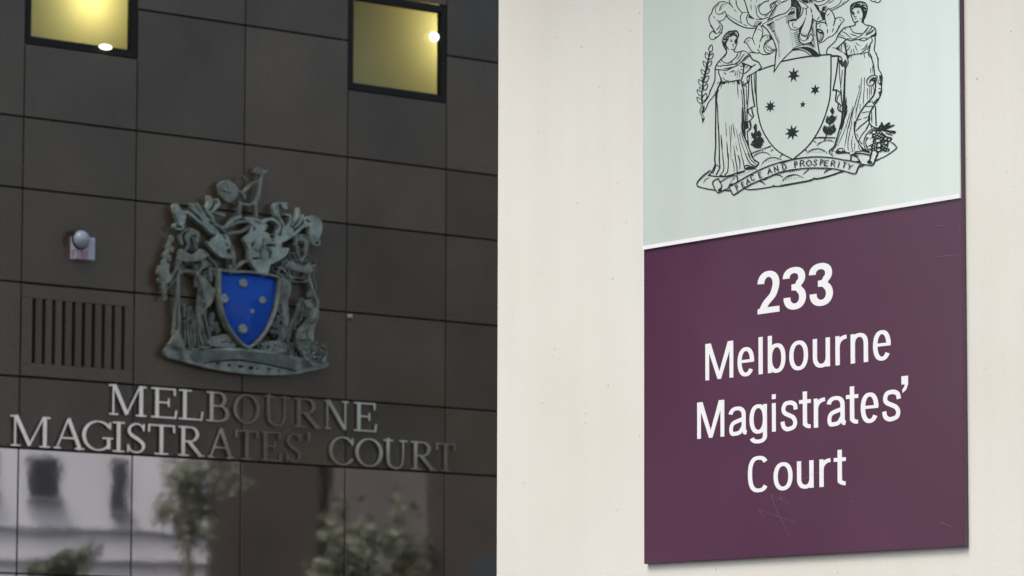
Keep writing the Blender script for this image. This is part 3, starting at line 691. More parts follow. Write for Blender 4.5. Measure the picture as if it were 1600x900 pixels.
# inscriptional capitals: strokes in a unit box, y up; (width, smooth, points)
def arc(cx, cy, rx, ry, a0, a1, n=14):
    t = np.radians(np.linspace(a0, a1, n)); return np.stack([cx + rx * np.cos(t), cy + ry * np.sin(t)], 1)
ITAL = {'P': [[(0, 0), (0, 1)], [(0, 1), (.6, .98), (.75, .75), (.5, .5), (.05, .48)]],
        'E': [[(1.0, 1), (0, 1), (0, 0), (1.0, 0)], [(0, .52), (.75, .52)]],
        'A': [[(-.1, 0), (.5, 1), (.9, 0)], [(.12, .38), (.7, .38)]],
        'C': [[(.9, .85), (.5, 1), (.1, .75), (.05, .3), (.35, 0), (.85, .12)]],
        'N': [[(0, 0), (0, 1), (.8, 0), (.8, 1)]],
        'D': [[(0, 0), (0, 1), (.55, .95), (.85, .6), (.75, .2), (.4, 0), (0, 0)]],
        'R': [[(0, 0), (0, 1), (.6, .98), (.7, .75), (.45, .52), (.05, .5)], [(.4, .52), (.9, 0)]],
        'O': [[(.5, 1), (.1, .75), (.05, .3), (.45, 0), (.9, .3), (.9, .72), (.5, 1)]],
        'S': [[(.8, .9), (.45, 1), (.15, .78), (.5, .52), (.75, .25), (.4, 0), (0, .12)]],
        'I': [[(.4, 0), (.4, 1)]], 'T': [[(-.05, 1), (.9, 1)], [(.4, 0), (.42, 1)]], 'Y': [[(-.05, 1), (.42, .5), (.4, 0)], [(.42, .5), (.95, 1)]]}
MOTTO = [('H7', 'P', 722, 575, 40, 88, 27), ('H7', 'E', 812, 530, 38, 80, 27), ('H7', 'A', 880, 480, 62, 82, 25), ('H7', 'C', 950, 425, 60, 88, 24), ('H7', 'E', 1075, 378, 40, 82, 22),
         ('H7', 'A', 1210, 318, 68, 82, 18), ('H7', 'N', 1312, 285, 66, 85, 15), ('H7', 'D', 1440, 250, 60, 82, 13),
         ('H8', 'P', 200, 280, 45, 78, 8), ('H8', 'R', 275, 265, 65, 76, 4), ('H8', 'O', 355, 254, 75, 74, 0), ('H8', 'S', 450, 250, 62, 76, -2), ('H8', 'P', 548, 250, 46, 76, -4),
         ('H8', 'E', 605, 254, 50, 74, -6), ('H8', 'R', 698, 262, 62, 74, -8), ('H8', 'I', 785, 275, 30, 76, -11), ('H8', 'T', 855, 282, 44, 74, -13), ('H8', 'Y', 925, 300, 60, 72, -15)]
def motto(r, a_, b_):
    for fr, ch, x, y, w, h, ang in MOTTO[a_:b_]:
        fx, fy, fs = FRM[fr]; a = math.radians(ang)
        ex = np.array([math.cos(a), -math.sin(a)]); ey = np.array([-math.sin(a) + .10, -math.cos(a)])
        for st in ITAL[ch]:
            P = np.array([np.array([x, y]) + ex * (p[0] * w) + ey * (p[1] * h) for p in st]) / fs + np.array([fx, fy])
            if ch in 'PCDROS': P = cr(P, 4)
            Wd = []
            for i in range(len(P)):
                d = P[min(i + 1, len(P) - 1)] - P[max(i - 1, 0)]; d = d / (np.hypot(*d) + 1e-9)
                Wd.append(1.0 + .5 * abs(d[1] * .8 + d[0] * .6))
            r.stroke(P, Wd)

SERIF = {}
def sf(x0, x1, y): return (.055, [(x0, y), (x1, y)])
TH, TN = .135, .06
SERIF['I'] = [(TH, [(.5, 0), (.5, 1)]), sf(.05, .95, .03), sf(.05, .95, .97)]
SERIF['E'] = [(TH, [(.22, 0), (.22, 1)]), sf(0, .93, .03), sf(0, .9, .97), (TN, [(.2, .52), (.66, .52)]), (TN, [(.66, .38), (.66, .66)]), (.07, [(.95, .28), (.91, .0)]), (.07, [(.88, .76), (.88, 1)])]
SERIF['L'] = [(TH, [(.25, 0), (.25, 1)]), sf(0, .93, .03), sf(0, .52, .97), (.07, [(.97, .3), (.92, 0)])]
SERIF['T'] = [(TH, [(.5, 0), (.5, 1)]), sf(.25, .75, .03), sf(.03, .97, .97), (.07, [(.04, .74), (.05, 1)]), (.07, [(.96, .74), (.95, 1)])]
SERIF['M'] = [(TN, [(.11, 0), (.11, 1)]), (TH, [(.86, 0), (.86, 1)]), (TH, [(.13, 1), (.48, .04)]), (TN, [(.47, .05), (.83, 1)]), sf(-.02, .16, .97), sf(0, .24, .03), sf(.84, 1, .97), sf(.72, 1, .03)]
SERIF['N'] = [(TN, [(.13, 0), (.13, 1)]), (TN, [(.87, 0), (.87, 1)]), (TH, [(.15, 1), (.85, .04)]), sf(0, .2, .97), sf(0, .28, .03), sf(.72, 1, .97)]
SERIF['A'] = [(TN, [(.1, 0), (.48, 1)]), (TH, [(.48, 1), (.87, 0)]), (TN, [(.24, .36), (.72, .36)]), sf(0, .24, .03), sf(.70, 1, .03)]
SERIF['U'] = [('v', np.array([(.2, 1, .135), (.2, .35, .135), (.26, .12, .12), (.42, .02, .08), (.58, .02, .065), (.74, .12, .06), (.8, .35, .06), (.8, 1, .06)])), sf(.02, .4, .97), sf(.64, .98, .97)]
def _arcw(cx, cy, rx, ry, a0, a1, n=18, tk=.14, tn=.05):
    P = arc(cx, cy, rx, ry, a0, a1, n); t = np.radians(np.linspace(a0, a1, n)); w = tn + (tk - tn) * np.abs(np.cos(t)) ** 1.4
    return ('v', np.column_stack([P, w]))
SERIF['O'] = [_arcw(.5, .5, .43, .47, 0, 360, 34)]
SERIF['C'] = [_arcw(.54, .5, .46, .47, 38, 322, 28), (.06, [(.93, .70), (.93, .96)])]
SERIF['G'] = [_arcw(.52, .5, .45, .47, 42, 318, 28), (.12, [(.86, .08), (.86, .42)]), sf(.66, 1.0, .43), (.06, [(.90, .72), (.90, .96)])]
SERIF['B'] = [(TH, [(.22, 0), (.22, 1)]), sf(0, .55, .03), sf(0, .5, .97), (TN, [(.2, .53), (.55, .53)]), _arcw(.5, .75, .27, .22, -90, 90, 12), _arcw(.53, .28, .36, .25, -90, 90, 14)]
SERIF['R'] = [(TH, [(.2, 0), (.2, 1)]), sf(0, .42, .03), sf(0, .5, .97), (TN, [(.2, .5), (.48, .5)]), _arcw(.46, .74, .28, .235, -90, 90, 14), (.13, [(.42, .5), (.88, .02)]), sf(.78, 1.02, .03)]
SERIF['S'] = [('v', np.array([(.80, .80, .05), (.70, .92, .06), (.48, .97, .06), (.24, .88, .09), (.17, .72, .12), (.30, .58, .135), (.55, .47, .14), (.76, .35, .13), (.82, .22, .11), (.72, .08, .07), (.5, .03, .06), (.28, .07, .06), (.15, .22, .05)])), (.06, [(.82, .74), (.82, .98)]), (.06, [(.13, .02), (.13, .28)])]
SERIF["'"] = [('v', np.array([(.5, 1.0, .12), (.5, .88, .1), (.4, .74, .03)]))]
def serif_glyph(r, ch, x0, x1, ybase, H):
    for g in SERIF[ch]:
        if g[0] == 'v':
            A = cr(g[1], 5); P = np.stack([x0 + A[:, 0] * (x1 - x0), ybase - A[:, 1] * H], 1); r.stroke(P, A[:, 2] * H * .84)
        else:
            P = np.array([(x0 + p[0] * (x1 - x0), ybase - p[1] * H) for p in g[1]]); r.stroke(P, g[0] * H * .9, flat=True)

# condensed grotesque glyphs; x 0..W, y 0..H up (caps height H, x-height X), stem w, thin t
def sup(cx, cy, rx, ry, a0, a1, n=26, e=2.25):
    t = np.radians(np.linspace(a0, a1, n)); c, s = np.cos(t), np.sin(t)
    return np.stack([cx + rx * np.sign(c) * np.abs(c) ** (2 / e), cy + ry * np.sign(s) * np.abs(s) ** (2 / e)], 1)
def grot(r, ch, x0, W, yb, H, X, w, t):
    def st(P, wd=None, flat=True, mod=True):
        P = np.array(P, float); Q = np.stack([x0 + P[:, 0], yb - P[:, 1]], 1)
        if wd is None:
            wd = []
            for i in range(len(Q)):
                d = Q[min(i + 1, len(Q) - 1)] - Q[max(i - 1, 0)]; d = d / (np.hypot(*d) + 1e-9); wd.append(t + (w - t) * abs(d[1]) ** 1.2)
        r.stroke(Q, wd, flat=flat)
    def pg(P): P = np.array(P, float); r.poly(np.stack([x0 + P[:, 0], yb - P[:, 1]], 1))
    h, k, ov = w / 2, t / 2, t * .12
    if ch == 'M':
        pg([(0, 0), (w * .95, 0), (w * .95, H), (0, H)]); pg([(W - w * .95, 0), (W, 0), (W, H), (W - w * .95, H)])
        pg([(w * .2, H), (w * 1.35, H), (W / 2 + w * .12, H * .16), (W / 2 + w * .42, 0), (W / 2 - w * .42, 0)])
        pg([(W - w * .2, H), (W - w * 1.35, H), (W / 2 - w * .12, H * .16), (W / 2 - w * .42, 0), (W / 2 + w * .42, 0)])
    elif ch == 'l': pg([(0, 0), (W, 0), (W, H), (0, H)])
    elif ch == 'i': pg([(0, 0), (W, 0), (W, X), (0, X)]); pg([(0, H - w * 1.05), (W, H - w * 1.05), (W, H), (0, H)])
    elif ch == 'o': st(sup(W / 2, X / 2, W / 2 - h, X / 2 - k + ov, 0, 360, 60), flat=False)
    elif ch == 'C': st(sup(W / 2 + .02 * W, H / 2, W / 2 - h, H / 2 - k + ov, 42, 318, 60, 2.6)); 
    elif ch == 'e':
        st(sup(W / 2, X / 2, W / 2 - h, X / 2 - k + ov, 2, 325, 56)); pg([(w * .7, X * .47), (W - w * .05, X * .47), (W - w * .05, X * .47 + t * .8), (w * .7, X * .47 + t * .8)])
    elif ch in 'bg':
        up = ch == 'b'
        st(sup(W / 2, X / 2, W / 2 - h, X / 2 - k + ov, 0, 360, 60), flat=False)
        if up: pg([(0, 0), (w * .92, 0), (w, X * .3), (w, H), (0, H)])
        else:
            pg([(W - w, -X * .06), (W, -X * .06), (W, X), (W - w * .92, X), (W - w, X * .7)])
            st(np.vstack([[(W - h, .05 * X)], sup(W / 2, -X * .10, W / 2 - h, X * .19, 0, -165, 24)]))
    elif ch == 'u':
        pg([(W - w, X * .25), (W - w * .92, 0), (W, 0), (W, X), (W - w, X)]); st(np.vstack([[(h, X)], sup(W / 2, X * .36, W / 2 - h, X * .36 - k + ov, 180, 360, 30)]))
    elif ch == 'n':
        pg([(0, 0), (w, 0), (w, X * .72), (w * .92, X), (0, X)]); st(np.vstack([sup(W / 2, X * .64, W / 2 - h, X * .36 - k + ov, 180, 0, 30), [(W - h, 0)]]))
    elif ch == 'r':
        pg([(0, 0), (w, 0), (w, X * .72), (w * .92, X), (0, X)]); P = sup(W * 1.0, X * .60, W - h, X * .40 - k + ov, 180, 92, 16); st(P)
    elif ch == 't':
        s0 = W * .31; pg([(s0, X * .12), (s0 + w, X * .12), (s0 + w, H * .985), (s0, H * .985)]); pg([(0, X - t * .95), (W * .98, X - t * .95), (W * .98, X + t * .05), (0, X + t * .05)])
        st(np.vstack([[(s0 + h, X * .3)], sup(W * .98, X * .22, W * .98 - s0 - h, X * .22 - k, 180, 268, 14)]))
    elif ch == 's':
        A = np.array([(.90, .70), (.84, .87), (.66, .945), (.5, .955), (.26, .92), (.15, .76), (.22, .62), (.48, .525), (.74, .43), (.86, .27), (.78, .11), (.5, .045), (.30, .06), (.15, .15), (.09, .32)])
        A[:, 0] *= W; A[:, 1] *= X; st(cr(A, 5), w * .93)
    elif ch == 'a':
        st(np.vstack([sup(W * .46, X * .70, W * .46 - h * .7, X * .30 - k + ov, 170, 0, 22), [(W * .92 - h * .7, X * .2)], [(W * .94 - h * .4, .08 * X)], [(W * 1.0, k * .9)]]))
        A = cr(np.array([(W * .84, X * .56), (W * .5, X * .50), (W * .22, X * .42), (h, X * .26), (W * .16, X * .08), (W * .36, k * .9), (W * .62, X * .10), (W * .82, X * .30)]), 5); st(A, w * .9, flat=False)
    elif ch == '2':
        A = np.vstack([sup(W * .5, H * .70, W * .5 - h, H * .30 - k, 178, -8, 26, 2.1), cr(np.array([(W - h * 1.15, H * .60), (W * .70, H * .42), (W * .40, H * .25), (W * .24, H * .10)]), 5)]); st(A)
        pg([(0, 0), (W, 0), (W, t), (W * .3, t), (0, t * .8)]); pg([(0, 0), (W * .34, 0), (W * .38, H * .14), (W * .30, H * .17), (W * .02, H * .12)])
    elif ch == '3':
        st(np.vstack([sup(W * .47, H * .755, W * .50 - h, H * .245 - k, 182, -50, 26, 2.15), [(W * .62, H * .53)], [(W * .36, H * .525)]]))
        st(np.vstack([[(W * .36, H * .525)], [(W * .62, H * .515)], sup(W * .5, H * .28, W * .5 - h, H * .28 - k, 52, -184, 28, 2.15)]))
    elif ch == "'": pg([(0, 0), (W, 0), (W, -H * .5), (W * .72, -H * .82), (W * .18, -H), (W * .1, -H * .82), (W * .4, -H * .66), (W * .5, -H * .5), (0, -H * .5)])

# ------------------------------------------------------------------ ground
M_pave = mat('street_asphalt', (.07, .07, .068), .85, var=.2, vscale=.8, bump=.002, bscale=80)
g = mesh_obj('ground', [(-400, -400, 0), (400, -400, 0), (400, 400, 0), (-400, 400, 0)], [(0, 1, 2, 3)], Matrix.Identity(4), M_pave); tag(g, kind='structure')
M_walk = mat('bluestone_paving', (.12, .12, .118), .7, var=.15, vscale=2, bump=.001, bscale=40)

# ------------------------------------------------------------------ pale concrete wall carrying the sign
SIGN_T = 0.009
uL = FA.uv(775.0, 450, -SIGN_T)[0]
mb = MB(); mb.box(0, 0, -0.55, 3.1, 5.2, 0, b=0.006)
mb.box(0, 3.60, 0.0005, 3.1, 3.82, .40, b=.01)  # unseen canopy slab, added above the sign to shade the wall's top
wall = mb.make('concrete_wall', at(FA, uL, 0, -SIGN_T), M_conc)
tag(wall, 'smooth pale concrete wall behind the plum and white sign', 'wall')

# ------------------------------------------------------------------ the dark stone building
U0_, DU = -1.7772, 0.8886
def UC(k): return U0_ + DU * k
ROWS = [9.3, 8.5, 8.05, 7.45, 6.85, 6.241, 5.445, 4.990, 4.393, 3.798, 3.348, 2.564, 1.78, 1.0, .2]
K0, K1 = -22, 8
Mc = at(FB, 0, 0, 0)
bld = empty('courthouse_building', at(FB, 0, 0, -0.2), 'dark brown granite clad building with two lit yellow windows above a glossy lower band', 'building')
wins = []
for k, (xm, yb_, yt_) in ((0, (128, 79.5, None)), (3, (621, 150, -3))):
    vb = FB.uv(xm, yb_)[1]
    wins.append([k, vb, None])
HT = FB.uv(621, -3)[1] - wins[1][1]
for w_ in wins: w_[2] = w_[1] + HT
wins += [[-3, wins[0][1], wins[0][2]], [6, wins[1][1], wins[1][2]], [-6, wins[0][1] - .9, wins[0][2] - .9]]
clad = MB(); band = MB(); back = MB()
VENT = (0, 3.798, 4.393)
for k in range(K0, K1):
    for i in range(len(ROWS) - 1):
        v1, v0 = ROWS[i], ROWS[i + 1]
        segs = [(v0, v1)]
        for (kw, vb, vt) in wins:
            if kw == k:
                ns = []
                for (a, b) in segs:
                    if b <= vb or a >= vt: ns.append((a, b)); continue
                    if a < vb: ns.append((a, vb))
                    if b > vt: ns.append((vt, b))
                segs = ns
        for (a, b) in segs:
            if b - a < .03: continue
            back.box(UC(k), a, -.09, UC(k + 1), b, -.06)
            if (k, a, b) == VENT: continue
            gp = .0055
            (band if v1 < 3.4 else clad).box(UC(k) + gp, a + gp, -.045, UC(k + 1) - gp, b - gp, 0 if v1 > 3.4 else -.004, b=.002 if v1 > 3.4 else .0008)
back.box(UC(K0), 9.3, -6, UC(K1), 9.6, .05); back.box(UC(K0), 0, -6, UC(K0) + .3, 9.3, -.18); back.box(UC(K1) - .3, 0, -6, UC(K1), 9.3, -.18)
back.make('wall', Mc, M_joint, bld)
clad.make('stone_cladding', Mc, M_granite, bld)
band.make('glossy_panel_band', Mc, M_polish, bld)
# slotted vent panel
vt = MB(); u0, u1 = UC(0) + .007, UC(1) - .007; a, b = 3.805, 4.386
sl_x = [53 + 15.5 * i for i in range(10)]
c0 = [FB.uv(x, 520)[0] for x in sl_x]; hw = .0145
vtop = (FB.uv(53, 466)[1] + FB.uv(192, 479)[1]) / 2; vbot = (FB.uv(53, 567)[1] + FB.uv(192, 578)[1]) / 2
vt.box(u0, vtop, -.045, u1, b, 0, b=.003); vt.box(u0, a, -.045, u1, vbot, 0, b=.003)
ed = [u0] + [e for c in c0 for e in (c - hw, c + hw)] + [u1]
for i in range(0, len(ed), 2): vt.box(ed[i], vbot, -.045, ed[i + 1], vtop, -.0005)
vt.make('vent_panel', Mc, M_granite, bld)
# windows
def window(k, vb, vtp, lamp_uv, spot, energy, rad):
    fr = MB(); ua, ub = UC(k) + .004, UC(k + 1) - .004; fw = .044
    fr.ring(ua, vb + .004, ub, vtp - .004, fw, -.05, -.006)
    f = fr.make('window', Mc, M_frame, bld)
    i2 = MB(); i2.ring(ua + fw, vb + .004 + fw, ub - fw, vtp - .004 - fw, .006, -.045, -.02); i2.make('glazing_bead', Mc, M_frame, f)
    p = MB(); p.box(ua + fw + .006, vb + fw + .01, -.034, ub - fw - .006, vtp - fw - .01, -.030); p.make('pane', Mc, M_glass, f)
    x0, x1, y0, y1, z0, z1 = ua - .5, ub + .8, vb - .25, vtp + .3, -.50, -.095
    v = [(x0, y0, z0), (x1, y0, z0), (x1, y1, z0), (x0, y1, z0), (x0, y0, z1), (x1, y0, z1), (x1, y1, z1), (x0, y1, z1)]
    mesh_obj('room', v, [(0, 1, 2, 3), (0, 1, 5, 4), (1, 2, 6, 5), (2, 3, 7, 6), (3, 0, 4, 7)], Mc, M_room, f)
    if lamp_uv:
        l = bpy.data.lights.new('room_lamp', 'POINT'); l.energy = energy; l.color = (1, .88, .58); l.shadow_soft_size = rad
        lo = bpy.data.objects.new('room_lamp', l); COL.objects.link(lo); lo.matrix_world = at(FB, lamp_uv[0], lamp_uv[1], -.27)
    if spot:
        (bu, bv), rx, ry = spot
        dome('glow_spot', at(FB, bu, bv, -.004), rx, ry, .03, M_spot, f)  # bright spot on the window edge, built as a small glowing dome
window(*wins[0], FB.uv(150, -8, -.45), (FB.uv(165, 73.5), 0.050, .018), 5.6, .06)
window(*wins[1], FB.uv(712, 56, -.45), (FB.uv(678.5, 57.5), .040, .034), 5.6, .06)
for w_ in wins[2:]: window(*w_, None, None, 0, 0)

# ------------------------------------------------------------------ metal lettering on the granite
SCL, KX = 239.0, 0.80
let = empty('wall_lettering', at(FB, *FB.uv(360, 736), 0), 'polished metal serif letters reading MELBOURNE MAGISTRATES\' COURT on the dark granite', 'lettering')
def wall_line(chars, yb_at, ytop_at):
    vb = np.mean([FB.uv(*p)[1] for p in yb_at]); vtp = np.mean([FB.uv(*p)[1] for p in ytop_at]); H = (vtp - vb) * SCL
    for ch, xa, xb in chars:
        yy = np.interp(xa, [yb_at[0][0], yb_at[1][0]], [yb_at[0][1], yb_at[1][1]])
        ua, ub = FB.uv(xa, yy)[0] * KX * SCL, FB.uv(xb, yy)[0] * KX * SCL
        top = 1
        r = Ras(ua - 6, -vtp * SCL - 6, ub + 6, -vb * SCL + 6, 5)
        serif_glyph(r, ch, ua, ub, -vb * SCL, H)
        L = [np.stack([P[:, 0] / (KX * SCL), -P[:, 1] / SCL], 1) for P in r.loops(.05)]
        fill_obj('letter', L, FB, .012, .012, M_steel, let)
wall_line([('M', 167, 225), ('E', 232.5, 274), ('L', 275.5, 314), ('B', 319, 356), ('O', 361, 403), ('U', 408, 450), ('R', 455, 498), ('N', 503, 541), ('E', 549, 586)],
          [(180, 648.8), (577, 675.5)], [(175, 602), (570, 628.5)])
wall_line([('M', 13, 75), ('A', 80, 128), ('G', 124, 173), ('I', 171, 192), ('S', 192, 227), ('T', 227, 270), ('R', 274.5, 315), ('A', 321, 363), ('T', 364, 400), ('E', 404, 437), ('S', 442, 470), ("'", 474, 484),
           ('C', 510, 550), ('O', 551, 595), ('U', 595, 634), ('R', 638, 677), ('T', 678, 708)],
          [(30, 696.2), (640, 735.2)], [(20, 649), (640, 689)])

# ------------------------------------------------------------------ bronze coat of arms on the granite
ARM = {}
ARM['mantling'] = ('''
D3 P 185 360 210 345 240 395 290 400 275 440 268 500 250 525 220 500 195 420
L 9 200 500 190 520 200 540 240 545 260 520; L 18 285 405 350 460 420 520 500 575
T 20 320 340 345 390 400 450 430 490; T 24 365 340 400 410 440 480; T 26 455 285 470 330 440 400; L 13 520 310 535 350 500 390 460 420; T 15 410 360 440 400 480 450; T 14 320 380 380 420 460 470; T 14 500 420 560 430 580 440
P 400 470 460 460 490 520 520 560 480 580 430 530
L 20 480 440 500 500 560 530 610 515 650 470 700 450
L 24 520 560 520 620 500 660
P 435 635 470 650 520 590 600 595 620 660 610 720 645 770 560 765 520 740 470 690; X 590 695 618 700 618 738 592 735; E 14 565 595 582 622
P 740 450 830 460 900 500 905 540 850 560 800 520 760 490
P 730 620 800 560 850 540 920 580 1000 590 1040 620 1020 660 1030 720 1000 780 940 810 910 900 860 900 780 800 770 700
E 20 910 670 970 670; X 920 715 948 730 942 785 920 770; E 18 855 710 862 760; E 16 800 775 850 770; E 14 930 600 970 600
L 20 790 530 785 580 800 620
L 20 890 480 950 465 1005 510 990 570 940 590
L 13 985 440 970 360 1010 340 1060 345; L 12 990 400 1010 460 1050 540; T 26 1020 345 1050 370 1060 380; T 16 1155 375 1150 440 1100 520; L 12 1060 430 1090 440 1085 500 1060 530; T 14 1195 430 1160 500 1110 540; T 12 990 350 1000 440 1040 500
P 1030 540 1080 520 1120 570 1090 610 1030 640; L 20 1030 625 1100 600 1180 530 1220 500
P 1200 470 1250 440 1300 450 1335 490 1335 560 1300 640 1250 640 1235 570 1240 520 1205 530; E 18 1215 470 1240 490
L 10 1260 650 1290 670 1320 655 1310 620
P 1000 700 1080 695 1040 760 950 815 920 800 960 760
''', 'M_bronze_b', .04, .03)
ARM['helmet'] = ('''
D3 L 20 590 590 640 570 720 560 770 520; L 20 620 515 700 485 760 485; T 30 595 590 630 680 650 750 660 870
L 20 650 860 700 820 740 795 800 800 850 850; L 22 640 470 700 440; L 16 560 540 600 580
D4 L 20 628 -20 628 40
''', 'M_bronze', .035, .03)
ARM['horse_crest'] = ('''
D3 P 545 190 610 160 680 210 695 250 670 300 620 335 560 290 545 240; E 8 560 240 620 260; E 7 600 190 610 230
L 22 705 450 700 400 708 350; L 20 835 440 828 350 850 280 862 200 878 110; P 815 100 850 60 880 80 925 85 890 110 850 112; L 17 700 335 750 350 810 345 850 310; T 16 740 250 790 200 835 165; T 18 690 240 730 265 745 310; T 12 730 130 745 160
''', 'M_bronze', .03, .03)
ARM['woman_left'] = ('''
D3 L 18 255 660 242 590 290 545 340 548 378 580 362 625; L 14 295 600 308 650 285 695; L 12 345 600 342 640 372 685
P 225 745 245 695 300 730 350 735 390 695 430 720 450 755 400 785 320 800 240 785; T 16 450 760 500 800 525 840; P 410 800 440 790 465 820 430 850 408 840; L 14 240 785 215 860; L 12 380 890 400 850 440 830; L 10 250 875 300 860 385 880
D4 L 18 240 -10 225 60 225 200 228 350 228 450 220 540 200 600; L 12 240 20 300 22 370 25 385 80; L 12 385 80 405 120
P 390 75 440 80 470 130 515 165 500 240 460 300 432 250 415 180; L 16 440 290 430 350 445 430 470 530 490 590; L 12 370 360 390 440 392 520 415 600; L 8 335 400 350 500 350 590; L 8 300 480 308 590
P 205 480 240 520 268 590 270 640 200 645 165 620; L 26 470 0 480 90; L 10 500 0 510 60
''', 'M_bronze', .03, .03)
ARM['olive_branch'] = ('''
D3 T 16 175 590 150 700 115 820 90 900; D 175 620 12 26; D 155 680 13 26; D 172 700 12 24; D 130 745 14 26; D 155 770 13 26; D 115 810 15 26; D 140 830 15 26; D 100 860 16 26; D 135 880 16 24
D4 T 40 80 -20 100 40 125 200; D 90 30 26 34; D 125 20 24 34; D 95 90 26 30; D 140 80 26 34; D 115 140 22 28; D 160 60 14 20
''', 'M_bronze', .03, .03)
ARM['woman_right'] = ('''
D3 L 18 1128 665 1150 632 1200 632 1226 680 1220 740 1188 790; L 12 1150 660 1155 720 1178 785; P 1050 830 1100 790 1150 812 1200 840 1240 800 1275 850 1260 890 1180 880 1110 860; L 13 1062 790 1030 830 1000 885; T 16 1040 800 1080 790
D4 L 17 1240 -10 1250 60 1280 180 1310 280 1290 340; L 10 1100 95 1180 106 1240 95; L 12 1075 70 1060 20 1000 -10
P 1040 70 1100 120 1100 200 1078 250 1080 330 1060 420 1042 400 1030 300 1010 220 1030 150; L 12 1078 300 1080 400 1060 500 1008 615; T 9 1080 590 1090 660; T 9 1118 590 1122 660; L 10 1090 470 1050 540
''', 'M_bronze', .03, .03)
ARM['cornucopia'] = ('''
D4 D 1245 275 36 34; P 1262 305 1310 318 1312 380 1290 440 1272 500 1270 570 1230 610 1185 650 1150 620 1138 540 1160 480 1210 420 1245 370; L 16 1180 640 1220 720; E 8 1180 500 1250 480; E 8 1160 560 1250 560; E 7 1210 430 1280 420; D 1235 490 8
P 1225 610 1280 580 1340 590 1375 625 1372 700 1340 745 1280 765 1235 725; E 9 1260 620 1300 640 1310 690; E 9 1300 605 1345 640; E 9 1260 690 1300 720; d 1335 690 9
''', 'M_bronze', .04, .03)
ARM['grassy_mound'] = ('''
D4 P 120 640 160 600 230 610 300 640 700 640 1140 690 1240 715 1370 720 1392 760 1300 792 1240 802 1150 822 1000 832 800 828 600 803 400 765 220 715 140 692
E 15 420 742 500 728 640 716 740 718; E 14 740 722 860 738 1000 768 1140 800; d 620 757 16 10; d 708 766 24 12; d 790 776 20 14; d 530 742 18 8; d 840 782 10 8; d 930 785 20 7; d 1010 795 12 6
P 465 560 520 525 600 515 640 560 670 610 560 615 480 600; E 9 555 578 600 572; E 9 620 575 645 580; P 850 590 950 565 1050 580 1060 650 950 650 850 620; d 862 605 16 12; d 925 612 12 10; d 975 600 10 9; d 1010 615 9 8; d 965 632 8 7
''', 'M_bronze', .03, .03)
ARM['shrub'] = ('''
D4 D 480 400 20 45; D 515 440 24 26; D 475 470 26 24; D 530 480 24 22; D 495 370 12 30; T 10 510 470 530 530
''', 'M_bronze_d', .03, .02)
ARM['shrub '] = ('''
D4 D 1000 400 16 40; D 975 440 24 26; D 1015 460 22 24; D 960 490 24 20; D 1010 500 22 20; T 10 990 480 970 540
''', 'M_bronze_d', .03, .02)
ARM['motto_scroll'] = ('''
D4 P 310 660 400 645 520 625 700 620 900 640 1050 675 1140 712 1135 782 1080 776 950 745 800 716 650 706 500 720 400 738 330 722
P 210 655 255 650 268 700 238 716; P 1180 700 1260 705 1270 760 1230 785 1190 760
''', 'M_bronze_b', .03, .03)
arms = empty('coat_of_arms', at(FB, *FB.uv(385, 585), 0), 'weathered bronze coat of arms with blue shield on granite above the metal letters', 'coat of arms')
G = globals()
GAP = .035
src = np.array([(1181, 111), (1298.4, 85), (1239, 249), (1089, 288), (1401, 243), (1141, 58), (1341, 18), (1111, 70), (1380, 215), (1108, 30), (1180, 280), (1350, 250)], float)
dst = np.array([(335.5, 424), (428.5, 435), (381.5, 544), (255, 548), (507, 573), (292, 366), (467, 381), (265, 370), (500, 550), (270, 332), (300, 565), (455, 570)], float)
AFF = np.linalg.lstsq(np.column_stack([src, np.ones(len(src))]), dst, rcond=None)[0]
for nm, (tx, mt, dep, z) in ARM.items():
    r = Ras(235, 255, 520, 600, 5)
    if nm in ('woman_left', 'woman_right'):
        draw(r, tx); art = ART_WOMAN_L if nm == 'woman_left' else ART_WOMAN_R
        r2 = Ras(235, 255, 520, 600, 5); draw(r2, art, AFF, .62); r.F = np.maximum(r.F - .45, r2.F)
    else:
        draw(r, tx)
        if nm == 'mantling': draw(r, ART_MANTLING, AFF, .25, True)
        if nm == 'cornucopia': draw(r, ART_CORNU, AFF, .5, True)
    pn = {'woman_left': 'woman_figure', 'woman_right': 'woman_figure', 'shrub ': 'shrub'}.get(nm, nm)
    if True: o = grid_fill_obj(pn, r, lambda P: FB.uvs(P, GAP), FB, GAP, dep, G[mt], arms)
    if nm == 'woman_left': tag(o, 'robed woman beside the olive branch, left of the blue shield')
    if nm == 'woman_right': tag(o, 'robed woman beside the horn of plenty, right of the blue shield')
D4 = lambda a: np.array(a, float).reshape(-1, 2) / 5 + np.array([230, 420])
top = cr(D4([530, 12, 620, 28, 760, 30, 900, 48, 994, 72]), 6)
rt = cr(D4([994, 72, 988, 200, 960, 340, 905, 470, 830, 570, 755, 622]), 6); lf = cr(D4([755, 622, 690, 578, 610, 475, 550, 335, 528, 180, 530, 12]), 6)
SHP = np.vstack([top[:-1], rt[:-1], lf[:-1]])
r = Ras(300, 400, 450, 560, 5); r.stroke(np.vstack([SHP, SHP[:1]]), 3.6)
rim = fill_obj('shield_rim', [FB.uvs(P, GAP) for P in r.loops(.06)], FB, GAP, .06, M_bronze, arms, bevel=.004)
